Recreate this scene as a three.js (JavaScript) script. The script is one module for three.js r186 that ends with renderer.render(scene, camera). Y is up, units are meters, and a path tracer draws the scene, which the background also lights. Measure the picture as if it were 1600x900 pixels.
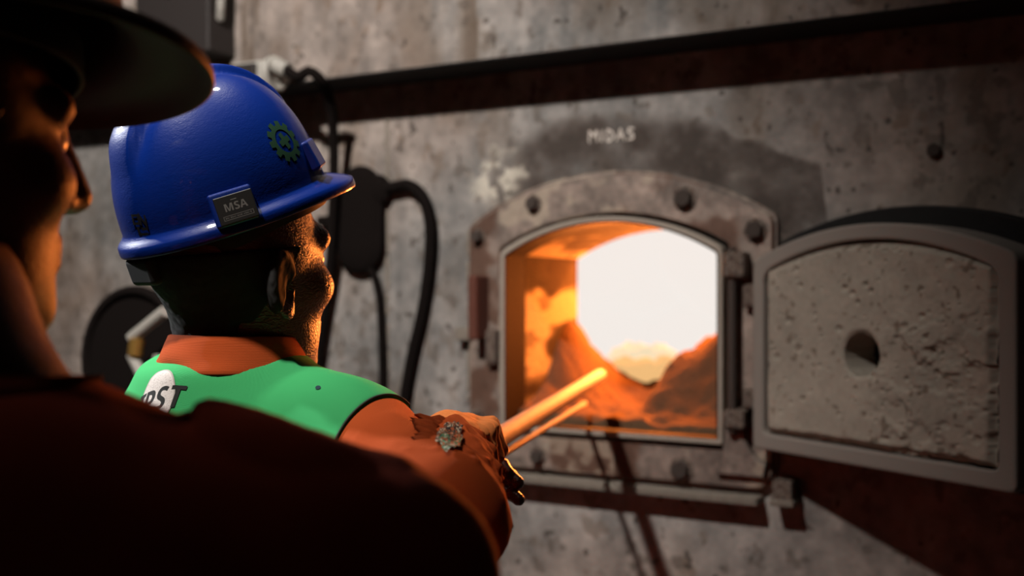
import * as THREE from 'three';
import { RoundedBoxGeometry } from 'three/addons/geometries/RoundedBoxGeometry.js';
import { mergeGeometries } from 'three/addons/utils/BufferGeometryUtils.js';
import { RectAreaLightUniformsLib } from 'three/addons/lights/RectAreaLightUniformsLib.js';

// ------------------------------------------------------------------ camera, light, exposure
RectAreaLightUniformsLib.init();
const scene = new THREE.Scene();
scene.background = new THREE.Color(0x000000);
const renderer = new THREE.WebGLRenderer({ antialias: true });
renderer.toneMapping = THREE.LinearToneMapping;
renderer.toneMappingExposure = 1.0;
renderer.shadowMap.enabled = true;
const EYE = new THREE.Vector3(0.827, 1.5, 1.864);
const camera = new THREE.PerspectiveCamera(2 * Math.atan(450 / 1700) * 180 / Math.PI, 16 / 9, 0.05, 30);
camera.position.copy(EYE);
camera.lookAt(EYE.x - 0.493, 1.5, EYE.z - 0.870);
camera.focus = 1.08;
camera.userData.fStop = 2.9;
const KEY_LAMP = { at: [-0.1, 2.9, 1.75], aim: [-0.75, 1.8, 0.82], power: 20, color: [1, 0.94, 0.875], cone: 0.88 };
const SIDE_LAMP = { at: [-1.75, 2.45, 1.25], aim: [-0.08, 1.55, 1.02], power: 17, color: [0.96, 0.97, 1], cone: 0.21 };
const OVERHEAD_LAMP = { at: [0.06, 2.75, 0.98], aim: [0.0, 1.4, 1.02], power: 2.5, color: [1, 0.95, 0.86], cone: 0.24 };
const FIRE = { radiance: 82, color: [1, 0.225, 0.03], size: [0.9, 0.8], at: [0.0, 1.56, -0.6] };

// ------------------------------------------------------------------ helpers
const taken = {};
function numbered(name) {
  const n = taken[name] = (taken[name] ?? -1) + 1;
  return n ? name + '_' + String(n).padStart(3, '0') : name;
}
function shadowed(o) { o.traverse((m) => { if (m.isMesh) { m.castShadow = true; m.receiveShadow = true; } }); return o; }
function group(name, label, category, extra = {}) {
  const o = new THREE.Group(); o.name = numbered(name); scene.add(o);
  o.userData = { ...extra };
  if (label) o.userData.label = label;
  if (category) o.userData.category = category;
  return o;
}
function part(name, geometry, material, parent = scene, label) {
  const m = new THREE.Mesh(geometry, material);
  m.name = parent === scene ? numbered(name) : name;
  m.castShadow = m.receiveShadow = true;
  parent.add(m);
  if (label) m.userData.label = label;
  return m;
}
function rng(seed) { let a = seed >>> 0; return () => { a = (a + 0x6d2b79f5) | 0; let t = Math.imul(a ^ (a >>> 15), 1 | a); t = (t + Math.imul(t ^ (t >>> 7), 61 | t)) ^ t; return ((t ^ (t >>> 14)) >>> 0) / 4294967296; }; }
const V = (x, y, z) => new THREE.Vector3(x, y, z);
const clamp = (x, a = 0, b = 1) => Math.min(b, Math.max(a, x));
const lerp = (a, b, t) => a + (b - a) * t;
const sstep = (a, b, x) => { const t = clamp((x - a) / (b - a)); return t * t * (3 - 2 * t); };
function hash(i, j, k) { let h = Math.imul(i, 374761393) + Math.imul(j, 668265263) + Math.imul(k, 2147483647 ^ 0x5bd1e995); h = Math.imul(h ^ (h >>> 13), 1274126177); return ((h ^ (h >>> 16)) >>> 0) / 4294967296; }
function noise2(x, y, s = 0) {
  const i = Math.floor(x), j = Math.floor(y); let u = x - i, v = y - j; u = u * u * (3 - 2 * u); v = v * v * (3 - 2 * v);
  return lerp(lerp(hash(i, j, s), hash(i + 1, j, s), u), lerp(hash(i, j + 1, s), hash(i + 1, j + 1, s), u), v);
}
function fbm(x, y, s = 0, o = 4) { let a = 0.5, t = 0, n = 0; for (let k = 0; k < o; k++) { t += a * noise2(x, y, s + k * 17); n += a; a *= 0.5; x *= 2.03; y *= 2.03; } return t / n; }
function noise3(x, y, z, s = 0) {
  const k = Math.floor(z); let w = z - k; w = w * w * (3 - 2 * w);
  return lerp(noise2(x, y, s + k * 101), noise2(x, y, s + (k + 1) * 101), w);
}
// a texture from a function of (u, v) in 0..1 that returns linear-in-sRGB-space 0..1 values
function texture(w, h, f, srgb = true) {
  const d = new Uint8Array(w * h * 4);
  for (let y = 0, o = 0; y < h; y++) for (let x = 0; x < w; x++, o += 4) {
    const c = f((x + 0.5) / w, (y + 0.5) / h);
    if (typeof c === 'number') d[o] = d[o + 1] = d[o + 2] = clamp(c) * 255; else { d[o] = clamp(c[0]) * 255; d[o + 1] = clamp(c[1]) * 255; d[o + 2] = clamp(c[2]) * 255; }
    d[o + 3] = 255;
  }
  const t = new THREE.DataTexture(d, w, h); t.magFilter = THREE.LinearFilter; t.minFilter = THREE.LinearMipmapLinearFilter; t.generateMipmaps = true;
  t.wrapS = t.wrapT = THREE.RepeatWrapping; if (srgb) t.colorSpace = THREE.SRGBColorSpace; t.needsUpdate = true; return t;
}
function picture(w, h, draw) {
  const c = document.createElement('canvas'); c.width = w; c.height = h; draw(c.getContext('2d'), w, h);
  const t = new THREE.CanvasTexture(c); t.colorSpace = THREE.SRGBColorSpace; return t;
}
const std = (o) => new THREE.MeshStandardMaterial(o);
const phys = (o) => new THREE.MeshPhysicalMaterial(o);
const lin = (r, g, b) => new THREE.Color().setRGB(r, g, b);

function box(w, h, d, x = 0, y = 0, z = 0, r = 0.003) { const g = new RoundedBoxGeometry(w, h, d, 2, Math.min(r, w / 2.1, h / 2.1, d / 2.1)); g.translate(x, y, z); return g; }
function tube(points, r, seg = 48, radial = 12, capped = true) {
  const c = new THREE.CatmullRomCurve3(points.map((p) => V(...p)), false, 'centripetal');
  const g = [new THREE.TubeGeometry(c, seg, r, radial)];
  if (capped) for (const e of [points[0], points[points.length - 1]]) { const s = new THREE.SphereGeometry(r, radial, 8); s.translate(...e); g.push(s); }
  return mergeGeometries(g.map((q) => q));
}
function bar(a, b, r, radial = 20) {
  const A = V(...a), B = V(...b), g = new THREE.CylinderGeometry(r, r, A.distanceTo(B), radial, 1);
  g.applyQuaternion(new THREE.Quaternion().setFromUnitVectors(V(0, 1, 0), B.clone().sub(A).normalize())); g.translate((A.x + B.x) / 2, (A.y + B.y) / 2, (A.z + B.z) / 2); return g;
}
function grid(nu, nv, f, closedU = false) {   // f(u, v) -> [x, y, z]; (nu + 1) x (nv + 1) points
  const p = [], uv = [], ix = [];
  for (let j = 0; j <= nv; j++) for (let i = 0; i <= nu; i++) { const q = f(i / nu, j / nv); p.push(q[0], q[1], q[2]); uv.push(q.length > 3 ? q[3] : i / nu, q.length > 3 ? q[4] : j / nv); }
  for (let j = 0; j < nv; j++) for (let i = 0; i < nu; i++) { const a = j * (nu + 1) + i, b = a + 1, c = a + nu + 1, d = c + 1; ix.push(a, b, d, a, d, c); }
  const g = new THREE.BufferGeometry();
  g.setAttribute('position', new THREE.Float32BufferAttribute(p, 3)); g.setAttribute('uv', new THREE.Float32BufferAttribute(uv, 2)); g.setIndex(ix); g.computeVertexNormals();
  if (closedU) { const n = g.attributes.normal; for (let j = 0; j <= nv; j++) { const a = j * (nu + 1), b = a + nu, v = V(n.getX(a) + n.getX(b), n.getY(a) + n.getY(b), n.getZ(a) + n.getZ(b)).normalize(); n.setXYZ(a, v.x, v.y, v.z); n.setXYZ(b, v.x, v.y, v.z); } }
  return g;
}
// arched outline: x0..x1, bottom y0, corner height y1, crown height y2, bottom corner radii
function arch(x0, x1, y0, y1, y2, rb = 0.004, path = new THREE.Shape(), rt = 0.012) {
  const w = (x1 - x0) / 2, s = y2 - y1, R = (w * w + s * s) / (2 * s), cx = (x0 + x1) / 2, cy = y2 - R, a = Math.asin(w / R);
  path.moveTo(x0 + rb, y0); path.lineTo(x1 - rb, y0); path.quadraticCurveTo(x1, y0, x1, y0 + rb);
  const e = rt / R;
  path.lineTo(x1, y1 - rt); path.quadraticCurveTo(x1, y1, cx + R * Math.sin(a - e), cy + R * Math.cos(a - e));
  for (let i = 1; i <= 24; i++) { const t = lerp(a - e, -a + e, i / 24); path.lineTo(cx + R * Math.sin(t), cy + R * Math.cos(t)); }
  path.quadraticCurveTo(x0, y1, x0, y1 - rt); path.lineTo(x0, y0 + rb); path.quadraticCurveTo(x0, y0, x0 + rb, y0);
  return path;
}
function extrude(shape, depth, z = 0, bevel = 0) {
  const g = new THREE.ExtrudeGeometry(shape, { depth: depth - 2 * bevel, bevelEnabled: bevel > 0, bevelSize: bevel, bevelThickness: bevel, bevelOffset: -bevel, bevelSegments: 2, curveSegments: 12 });
  g.translate(0, 0, z + bevel); return g;
}
function ring(outer, inner) { outer.holes.push(inner); return outer; }

// ------------------------------------------------------------------ signed distances and their meshes
const cap = (x, y, z, a, b, ra, rb = ra) => {
  const dx = b[0] - a[0], dy = b[1] - a[1], dz = b[2] - a[2], px = x - a[0], py = y - a[1], pz = z - a[2];
  const t = clamp((px * dx + py * dy + pz * dz) / (dx * dx + dy * dy + dz * dz)), qx = px - t * dx, qy = py - t * dy, qz = pz - t * dz;
  return Math.sqrt(qx * qx + qy * qy + qz * qz) - ra - (rb - ra) * t;
};
const ell = (x, y, z, c, r) => {
  const px = x - c[0], py = y - c[1], pz = z - c[2], a = Math.hypot(px / r[0], py / r[1], pz / r[2]), b = Math.hypot(px / (r[0] * r[0]), py / (r[1] * r[1]), pz / (r[2] * r[2]));
  return b < 1e-9 ? -Math.min(...r) : a * (a - 1) / b;
};
const smin = (a, b, k) => { const h = Math.max(k - Math.abs(a - b), 0) / k; return Math.min(a, b) - h * h * k * 0.25; };
const smax = (a, b, k) => -smin(-a, -b, k);
function nets(f, lo, hi, cell) {   // surface nets with normals from the field; uv in metres, wrapped round the vertical
  const n = [0, 1, 2].map((k) => Math.ceil((hi[k] - lo[k]) / cell) + 1), [nx, ny, nz] = n, val = new Float32Array(nx * ny * nz), B = 8, reach = B * cell * 0.95;
  for (let bz = 0; bz < nz; bz += B) for (let by = 0; by < ny; by += B) for (let bx = 0; bx < nx; bx += B) {
    const d = f(lo[0] + (bx + B / 2) * cell, lo[1] + (by + B / 2) * cell, lo[2] + (bz + B / 2) * cell), far = Math.abs(d) > reach + 0.012;
    for (let k = bz; k < Math.min(nz, bz + B); k++) for (let j = by; j < Math.min(ny, by + B); j++) for (let i = bx; i < Math.min(nx, bx + B); i++) val[(k * ny + j) * nx + i] = far ? d : f(lo[0] + i * cell, lo[1] + j * cell, lo[2] + k * cell);
  }
  const id = new Int32Array(nx * ny * nz).fill(-1), pos = [], at = (i, j, k) => (k * ny + j) * nx + i, ix = [];
  for (let k = 0; k < nz - 1; k++) for (let j = 0; j < ny - 1; j++) for (let i = 0; i < nx - 1; i++) {
    const c = []; let m = 0;
    for (let q = 0; q < 8; q++) { c[q] = val[at(i + (q & 1), j + ((q >> 1) & 1), k + (q >> 2))]; if (c[q] < 0) m |= 1 << q; }
    if (!m || m === 255) continue;
    let sx = 0, sy = 0, sz = 0, s = 0;
    for (let q = 0; q < 8; q++) for (let b = 1; b < 8; b <<= 1) if (!(q & b) && ((m >> q) & 1) !== ((m >> (q | b)) & 1)) {
      const t = c[q] / (c[q] - c[q | b]); sx += (q & 1) + (b === 1 ? t : 0); sy += ((q >> 1) & 1) + (b === 2 ? t : 0); sz += (q >> 2) + (b === 4 ? t : 0); s++;
    }
    id[at(i, j, k)] = pos.length / 3; pos.push(lo[0] + (i + sx / s) * cell, lo[1] + (j + sy / s) * cell, lo[2] + (k + sz / s) * cell);
  }
  for (let k = 1; k < nz - 1; k++) for (let j = 1; j < ny - 1; j++) for (let i = 1; i < nx - 1; i++) {
    const a = val[at(i, j, k)] < 0;
    for (let axis = 0; axis < 3; axis++) {
      if (a === val[at(i + (axis === 0), j + (axis === 1), k + (axis === 2))] < 0) continue;
      const q = axis === 0 ? [at(i, j - 1, k - 1), at(i, j, k - 1), at(i, j, k), at(i, j - 1, k)] : axis === 1 ? [at(i - 1, j, k - 1), at(i - 1, j, k), at(i, j, k), at(i, j, k - 1)] : [at(i - 1, j - 1, k), at(i, j - 1, k), at(i, j, k), at(i - 1, j, k)];
      const [p0, p1, p2, p3] = q.map((c) => id[c]);
      if (Math.min(p0, p1, p2, p3) < 0) continue;
      if (a) ix.push(p0, p1, p2, p0, p2, p3); else ix.push(p0, p2, p1, p0, p3, p2);
    }
  }
  const N = new Float32Array(pos.length), uv = new Float32Array(pos.length / 3 * 2), e = cell * 0.6, mx = (lo[0] + hi[0]) / 2, mz = (lo[2] + hi[2]) / 2;
  for (let p = 0; p < pos.length; p += 3) {
    const x = pos[p], y = pos[p + 1], z = pos[p + 2];
    let a = f(x + e, y, z) - f(x - e, y, z), b = f(x, y + e, z) - f(x, y - e, z), c = f(x, y, z + e) - f(x, y, z - e); const l = Math.hypot(a, b, c) || 1;
    N[p] = a / l; N[p + 1] = b / l; N[p + 2] = c / l; uv[p / 3 * 2] = (x - mx) * 0.8 + (z - mz) * 0.65; uv[p / 3 * 2 + 1] = y + (z - mz) * 0.2 - (x - mx) * 0.17;
  }
  const g = new THREE.BufferGeometry(); g.setAttribute('position', new THREE.Float32BufferAttribute(pos, 3)); g.setAttribute('normal', new THREE.BufferAttribute(N, 3)); g.setAttribute('uv', new THREE.BufferAttribute(uv, 2)); g.setIndex(ix); return g;
}
// the first surface met from a point inside, going outwards
function outward(f, o, d, most = 0.4) {
  let t = 0, prev = f(o[0], o[1], o[2]);
  for (let s = 0.004; s < most; s += 0.004) { const v = f(o[0] + d[0] * s, o[1] + d[1] * s, o[2] + d[2] * s); if (v > 0) { t = s - 0.004 * v / (v - prev); break; } prev = v; t = s; }
  return [o[0] + d[0] * t, o[1] + d[1] * t, o[2] + d[2] * t];
}

// ------------------------------------------------------------------ surface textures
const WX0 = -1.7, WX1 = 1.1, WY0 = 0.9, WY1 = 2.3;
const SOOT_TOP = [[-0.31, 1.66], [-0.285, 1.7], [-0.235, 1.795], [-0.09, 1.822], [0.14, 1.802], [0.29, 1.74], [0.372, 1.706], [0.392, 1.55]];
const soot = (x, y) => {   // how much soot the flames have left above the furnace mouth
  if (x < -0.31 || x > 0.392 || y < 1.5) return 0;
  let i = 0; while (i < SOOT_TOP.length - 2 && SOOT_TOP[i + 1][0] < x) i++;
  const [a, b] = [SOOT_TOP[i], SOOT_TOP[i + 1]], top = lerp(a[1], b[1], (x - a[0]) / (b[0] - a[0])) + 0.03 * (fbm(x * 22, y * 22, 5, 5) - 0.5), soft = x > 0.2 ? 0.008 : 0.02;
  return sstep(top + soft, top - soft, y) * sstep(-0.3, -0.2, x + 0.16 * (fbm(x * 20, y * 20, 6, 4) - 0.5)) * clamp(0.74 + 1.5 * (fbm(x * 22, y * 22, 7, 5) - 0.5), 0.2, 1);
};
const wallColor = texture(2048, 1024, (u, v) => {
  const x = lerp(WX0, WX1, u), y = lerp(WY0, WY1, v), fine = fbm(x * 60, y * 60, 1, 3) - 0.5, mid = fbm(x * 11, y * 11, 2, 4) - 0.5, big = fbm(x * 2.7, y * 2.7, 3, 3) - 0.5, streak = fbm(x * 38, y * 2.4, 4, 4) - 0.5;
  let t = 0.54 + 0.25 * mid + 0.13 * big + 0.16 * fine + (y > 1.9 ? 0.16 : 0.1) * streak;
  let c = [t * 1.01, t * 0.925, t * 0.872];
  const rust = sstep(0.52, 0.78, fbm(x * 8, y * 4, 9, 5)) * 0.5 + sstep(0.68, 0.78, fbm(x * 30, y * 22, 12, 4)) * 0.4;
  c = [lerp(c[0], 0.40, rust), lerp(c[1], 0.32, rust), lerp(c[2], 0.26, rust)];
  const cool = sstep(0.5, 0.7, fbm(x * 1.6 + 3, y * 1.6, 21, 2)) * 0.5;
  c = [c[0] - 0.05 * cool, c[1] + 0.01 * cool, c[2] + 0.04 * cool];
  if (y > 1.9) { const drip = sstep(0.64, 0.72, fbm(x * 16 + 7, y * 0.9, 31, 2)) * sstep(0.35, 0.6, fbm(x * 40, y * 6, 33, 3)); c = c.map((q, k) => lerp(q, [0.34, 0.28, 0.23][k], drip * 0.7)); }
  const s = soot(x, y);
  c = c.map((q, k) => lerp(q, [0.25, 0.212, 0.19][k], clamp(s)));
  // pale mineral bloom beside the upper left of the door frame
  const bl = sstep(0.075, 0.02, Math.hypot((x + 0.262) * 0.95, y - 1.715) + 0.07 * (fbm(x * 40, y * 40, 51, 4) - 0.5)) * sstep(0.34, 0.62, fbm(x * 55, y * 55, 52, 3));
  c = c.map((q, k) => lerp(q, [0.8, 0.77, 0.71][k], bl * 0.85));
  const pock = sstep(0.64, 0.74, fbm(x * 34, y * 30, 63, 4)) * 0.45; c = c.map((q, k) => lerp(q, [0.3, 0.26, 0.23][k], pock));
  const chip = sstep(0.76, 0.82, fbm(x * 60, y * 45, 61, 3)); c = c.map((q, k) => lerp(q, [0.22, 0.19, 0.17][k], chip * 0.7));
  return c;
});
{ // the chalked word is drawn onto the plate's own colour
  const d = wallColor.image.data, W = 2048, H = 1024, px = (x) => (x - WX0) / (WX1 - WX0) * W, py = (y) => (y - WY0) / (WY1 - WY0) * H;
  const strokes = [[[0, 0], [0.03, 1], [0.4, 0.45], [0.72, 1], [0.78, 0]], [[1.2, 0], [1.24, 0.95]], [[1.7, 0], [1.75, 1], [2.2, 0.75], [2.3, 0.35], [1.98, 0.02], [1.7, 0]], [[2.6, 0], [2.95, 1], [3.3, 0]], [[2.74, 0.36], [3.2, 0.36]], [[4.15, 0.92], [3.75, 0.95], [3.65, 0.62], [4.1, 0.42], [4.12, 0.1], [3.62, 0.02]]];
  const r = rng(5), X0 = -0.062, S = 0.0216, Y0 = 1.774, TX = 0.0218;
  for (const s of strokes) for (let i = 0; i + 1 < s.length; i++) for (let t = 0; t < 1; t += 0.02) {
    const x = px(X0 + lerp(s[i][0], s[i + 1][0], t) * TX), y = py(Y0 + lerp(s[i][1], s[i + 1][1], t) * S + 0.001);
    for (let q = 0; q < 5; q++) { const xx = Math.round(x + (r() - 0.5) * 2.2), yy = Math.round(y + (r() - 0.5) * 2.2), o = (yy * W + xx) * 4, a = r() * 0.8; d[o] = lerp(d[o], 215, a); d[o + 1] = lerp(d[o + 1], 205, a); d[o + 2] = lerp(d[o + 2], 195, a); }
  }
}
wallColor.repeat.set(1 / (WX1 - WX0), 1 / (WY1 - WY0)); wallColor.offset.set(-WX0 / (WX1 - WX0), -WY0 / (WY1 - WY0)); wallColor.wrapS = wallColor.wrapT = THREE.MirroredRepeatWrapping;
const roughBump = texture(512, 512, (u, v) => { const w = (f, s) => { const a = fbm(u * f, v * f, s, 4), b = fbm((u - 1) * f, v * f, s, 4), c = fbm(u * f, (v - 1) * f, s, 4), d = fbm((u - 1) * f, (v - 1) * f, s, 4); return lerp(lerp(a, b, u), lerp(c, d, u), v); }; return 0.5 * w(12, 71) + 0.5 * w(40, 72); }, false);
const bumpAt = (metres) => { const t = roughBump.clone(); t.repeat.set(1 / metres, 1 / metres); t.needsUpdate = true; return t; };
const castColor = texture(1024, 1024, (u, v) => {   // cast iron of the frame, one metre square
  const x = u, y = v, mid = fbm(x * 16, y * 16, 81, 4) - 0.5, fine = fbm(x * 90, y * 90, 82, 3) - 0.5, big = fbm(x * 5, y * 5, 83, 3) - 0.5;
  const t = 0.44 + 0.4 * mid + 0.2 * fine + 0.26 * big; let c = [t * 1.02, t * 0.905, t * 0.835];
  const rust = sstep(0.52, 0.66, fbm(x * 10, y * 10, 84, 4)); c = c.map((q, k) => lerp(q, [0.34, 0.225, 0.17][k], rust * 0.75));
  const pale = sstep(0.6, 0.7, fbm(x * 14 + 4, y * 14, 85, 4)); c = c.map((q, k) => lerp(q, [0.68, 0.62, 0.55][k], pale * 0.7));
  return c;
});
const limeColor = texture(1024, 1024, (u, v) => {   // refractory cement of the door, 0.6 m square
  const x = u * 0.6, y = v * 0.6, mid = fbm(x * 22, y * 22, 91, 4) - 0.5, fine = fbm(x * 160, y * 160, 92, 3) - 0.5, big = fbm(x * 6, y * 6, 93, 3) - 0.5;
  const t = 0.61 + 0.1 * mid + 0.07 * fine + 0.12 * big; const speck = sstep(0.72, 0.82, fbm(x * 80, y * 80, 94, 2)) * 0.5;
  return [t * 1.0, t * 0.94, t * 0.86].map((q, k) => lerp(q, [0.32, 0.26, 0.21][k], speck));
});
const weave = texture(256, 256, (u, v) => 0.5 + 0.25 * Math.sin(u * 64 * Math.PI * 2) * (Math.sin(v * 32 * Math.PI * 2) > 0 ? 1 : -1) + 0.25 * Math.sin(v * 64 * Math.PI * 2), false);
const weaveAt = (m) => { const t = weave.clone(); t.repeat.set(1 / m, 1 / m); t.needsUpdate = true; return t; };
const pores = texture(512, 512, (u, v) => { let t = 0; for (const [f, a] of [[64, 0.5], [128, 0.5]]) { const x = u * f, y = v * f; const w = (q, r) => hash(((q % f) + f) % f, ((r % f) + f) % f, 7 + f); const i = Math.floor(x), j = Math.floor(y), p = x - i, q = y - j, su = p * p * (3 - 2 * p), sv = q * q * (3 - 2 * q); t += a * lerp(lerp(w(i, j), w(i + 1, j), su), lerp(w(i, j + 1), w(i + 1, j + 1), su), sv); } return t; }, false);
pores.repeat.set(1 / 0.1, 1 / 0.1);

const brickColor = texture(512, 512, (u, v) => { const x = u * 1.0, y = v * 1.0, n = fbm(x * 9, y * 5, 121, 4), p = sstep(0.5, 0.66, fbm(x * 13 + 3, y * 5, 122, 3)), q = sstep(0.5, 0.7, fbm(x * 30, y * 18, 123, 3)); const t = 0.19 + 0.14 * (n - 0.5); return [[t * 1.15, t * 1.0, t * 0.8], [0.66, 0.62, 0.52], [0.13, 0.095, 0.08]].reduce((a, b, k) => a.map((w, c) => lerp(w, b[c], k === 1 ? p * 0.8 : q * 0.4))); });

const M = {
  casing: std({ map: wallColor, roughness: 0.8, metalness: 0.05, bumpMap: bumpAt(0.3), bumpScale: 0.0025 }),
  cast: std({ map: castColor, roughness: 0.62, metalness: 0.25, bumpMap: bumpAt(0.15), bumpScale: 0.0018 }),
  castDark: std({ color: lin(0.07, 0.052, 0.044), roughness: 0.7, metalness: 0.3, bumpMap: bumpAt(0.1), bumpScale: 0.001 }),
  pale: std({ color: lin(0.34, 0.29, 0.24), roughness: 0.75, bumpMap: bumpAt(0.05), bumpScale: 0.002 }),
  rustRed: std({ color: lin(0.12, 0.035, 0.02), roughness: 0.75, bumpMap: bumpAt(0.1), bumpScale: 0.001 }),
  lime: std({ map: limeColor, roughness: 0.95, bumpMap: bumpAt(0.06), bumpScale: 0.0006 }),
  limeEdge: std({ color: lin(0.23, 0.2, 0.175), roughness: 0.85, bumpMap: bumpAt(0.04), bumpScale: 0.0008 }),
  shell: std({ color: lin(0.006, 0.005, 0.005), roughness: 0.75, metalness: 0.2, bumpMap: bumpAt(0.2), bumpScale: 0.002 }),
  rubber: phys({ color: lin(0.007, 0.005, 0.0045), roughness: 1, specularIntensity: 0.15 }),
  room: std({ color: lin(0.2, 0.19, 0.18), roughness: 0.95 }),
  brick: phys({ specularIntensity: 0.1, map: brickColor, roughness: 0.95, bumpMap: bumpAt(0.12), bumpScale: 0.006 }),
  sleeveSteel: phys({ specularIntensity: 0.1, color: lin(0.006, 0.0025, 0.002), roughness: 0.8, bumpMap: bumpAt(0.1), bumpScale: 0.001 }),
  ash: phys({ specularIntensity: 0.1, color: lin(0.1, 0.058, 0.032), roughness: 1, bumpMap: bumpAt(0.09), bumpScale: 0.008 }),
  steelBar: std({ color: lin(0.2, 0.125, 0.09), roughness: 0.55, metalness: 0.2, bumpMap: bumpAt(0.04), bumpScale: 0.0008 }),
  skin: phys({ color: lin(0.07, 0.027, 0.015), roughness: 0.36, bumpMap: pores, bumpScale: 0.0011, specularIntensity: 1 }),
  skinDark: phys({ color: lin(0.075, 0.022, 0.012), roughness: 0.5, bumpMap: pores, bumpScale: 0.0006, specularIntensity: 0.6 }),
  glove: phys({ specularIntensity: 0.25, color: lin(0.72, 0.22, 0.06), roughness: 0.8, bumpMap: weaveAt(0.05), bumpScale: 0.0006 }),
  hair: std({ color: lin(0.008, 0.007, 0.006), roughness: 0.85 }),
  orange: phys({ specularIntensity: 0.25, color: lin(0.42, 0.068, 0.014), roughness: 0.9, bumpMap: weaveAt(0.05), bumpScale: 0.0005 }),
  green: phys({ specularIntensity: 0.25, color: lin(0.055, 0.42, 0.14), roughness: 0.92, bumpMap: weaveAt(0.05), bumpScale: 0.0006 }),
  darkCloth: phys({ specularIntensity: 0.25, color: lin(0.27, 0.04, 0.018), roughness: 0.92, bumpMap: weaveAt(0.05), bumpScale: 0.0004 }),
  thread: std({ color: lin(0.03, 0.05, 0.035), roughness: 0.9 }),
  boot: std({ color: lin(0.02, 0.016, 0.014), roughness: 0.6 }),
  blue: phys({ color: lin(0.0005, 0.0165, 0.16), roughness: 0.42, specularIntensity: 0.3, clearcoat: 0.7, clearcoatRoughness: 0.06, bumpMap: bumpAt(0.12), bumpScale: 0.0003 }),
  hatBrown: phys({ color: lin(0.045, 0.02, 0.013), roughness: 0.6 }),
  band: std({ color: lin(0.012, 0.011, 0.011), roughness: 0.8 }),
  boxGrey: std({ color: lin(0.33, 0.31, 0.28), roughness: 0.65 }),
  boxDark: std({ color: lin(0.016, 0.011, 0.01), roughness: 0.7 }),
  brass: std({ color: lin(0.42, 0.24, 0.06), roughness: 0.45, metalness: 0.7 }),
  flameWhite: std({ color: 0x000000, emissive: lin(0.88, 0.83, 0.78), emissiveIntensity: 1.0, roughness: 1 }),
  flameYellow: std({ color: 0x000000, emissive: lin(0.88, 0.73, 0.48), emissiveIntensity: 1.0, roughness: 1 }),
  flameOrange: std({ color: 0x000000, emissive: lin(0.86, 0.5, 0.2), emissiveIntensity: 1.0, roughness: 1 }),
  lampGlow: std({ color: 0x000000, emissive: lin(1, 0.95, 0.86), emissiveIntensity: 4, roughness: 1 }),
};

// ------------------------------------------------------------------ the setting
const OPEN = { x0: -0.227, x1: 0.203, y0: 1.235, y1: 1.563, y2: 1.623 };
{
  const w = group('wall_front', null, null, { kind: 'structure' });
  const s = new THREE.Shape(); s.moveTo(-3.4, 0); s.lineTo(2.6, 0); s.lineTo(2.6, 2.3); s.lineTo(-3.4, 2.3); s.closePath();
  s.holes.push(arch(OPEN.x0 - 0.02, OPEN.x1 + 0.02, OPEN.y0 - 0.02, OPEN.y1 + 0.015, OPEN.y2 + 0.02, 0.004, new THREE.Path()));
  part('lower_plate', extrude(s, 0.06, -0.06), M.casing, w);
  const u = new THREE.Shape(); u.moveTo(-3.4, 1.928); u.lineTo(2.6, 1.928); u.lineTo(2.6, 3.2); u.lineTo(-3.4, 3.2); u.closePath();
  part('upper_plate', extrude(u, 0.12, 0.0, 0.001), M.casing, w);
  part('shade_strip', box(5.9, 0.004, 0.119, -0.4, 1.9265, 0.0605, 0.001), M.shell, w, 'thin black sheet added as painted shade under the upper plate');  // black sheet added to paint the shade under the overhang
  // weld seam: a lumpy bead down the plate joint, and one left of the door frame
  const bead = (x, y0, y1, seed, r0) => { const r = rng(seed), g = []; for (let y = y0; y < y1; y += 0.009) { if (r() < 0.12) continue; const s = new THREE.SphereGeometry(r0 * (0.7 + 0.5 * r()), 7, 5); s.scale(1, 1.5, 0.6); s.translate(x + (r() - 0.5) * 0.003, y, 0); g.push(s); } return mergeGeometries(g); };
  part('weld_seam', bead(-0.531, 0.95, 1.925, 3, 0.0055), M.pale, w);
  part('weld_seam', bead(-0.33, 1.28, 1.62, 4, 0.005), M.pale, w);
  for (const [x, y, r] of [[0.554, 1.722, 0.011]]) { const g = new THREE.CylinderGeometry(r, r * 1.1, 0.014, 6); g.rotateX(Math.PI / 2); g.translate(x, y, 0.005); part('bolt_head', g, M.castDark, w); }
  const room = (name, x0, x1, y0, y1, z0, z1) => { const g = new THREE.BoxGeometry(x1 - x0, y1 - y0, z1 - z0); g.translate((x0 + x1) / 2, (y0 + y1) / 2, (z0 + z1) / 2); const m = part(name, g, M.room); m.userData.kind = 'structure'; };
  room('floor', -3.5, 2.7, -0.1, 0, -1.6, 4.6); room('ceiling', -3.5, 2.7, 3.2, 3.3, -1.6, 4.6);
  room('wall_left', -3.5, -3.4, 0, 3.2, -1.6, 4.6); room('wall_right', 2.6, 2.7, 0, 3.2, -1.6, 4.6); room('wall_back', -3.4, 2.6, 0, 3.2, 4.5, 4.6);
}

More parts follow.
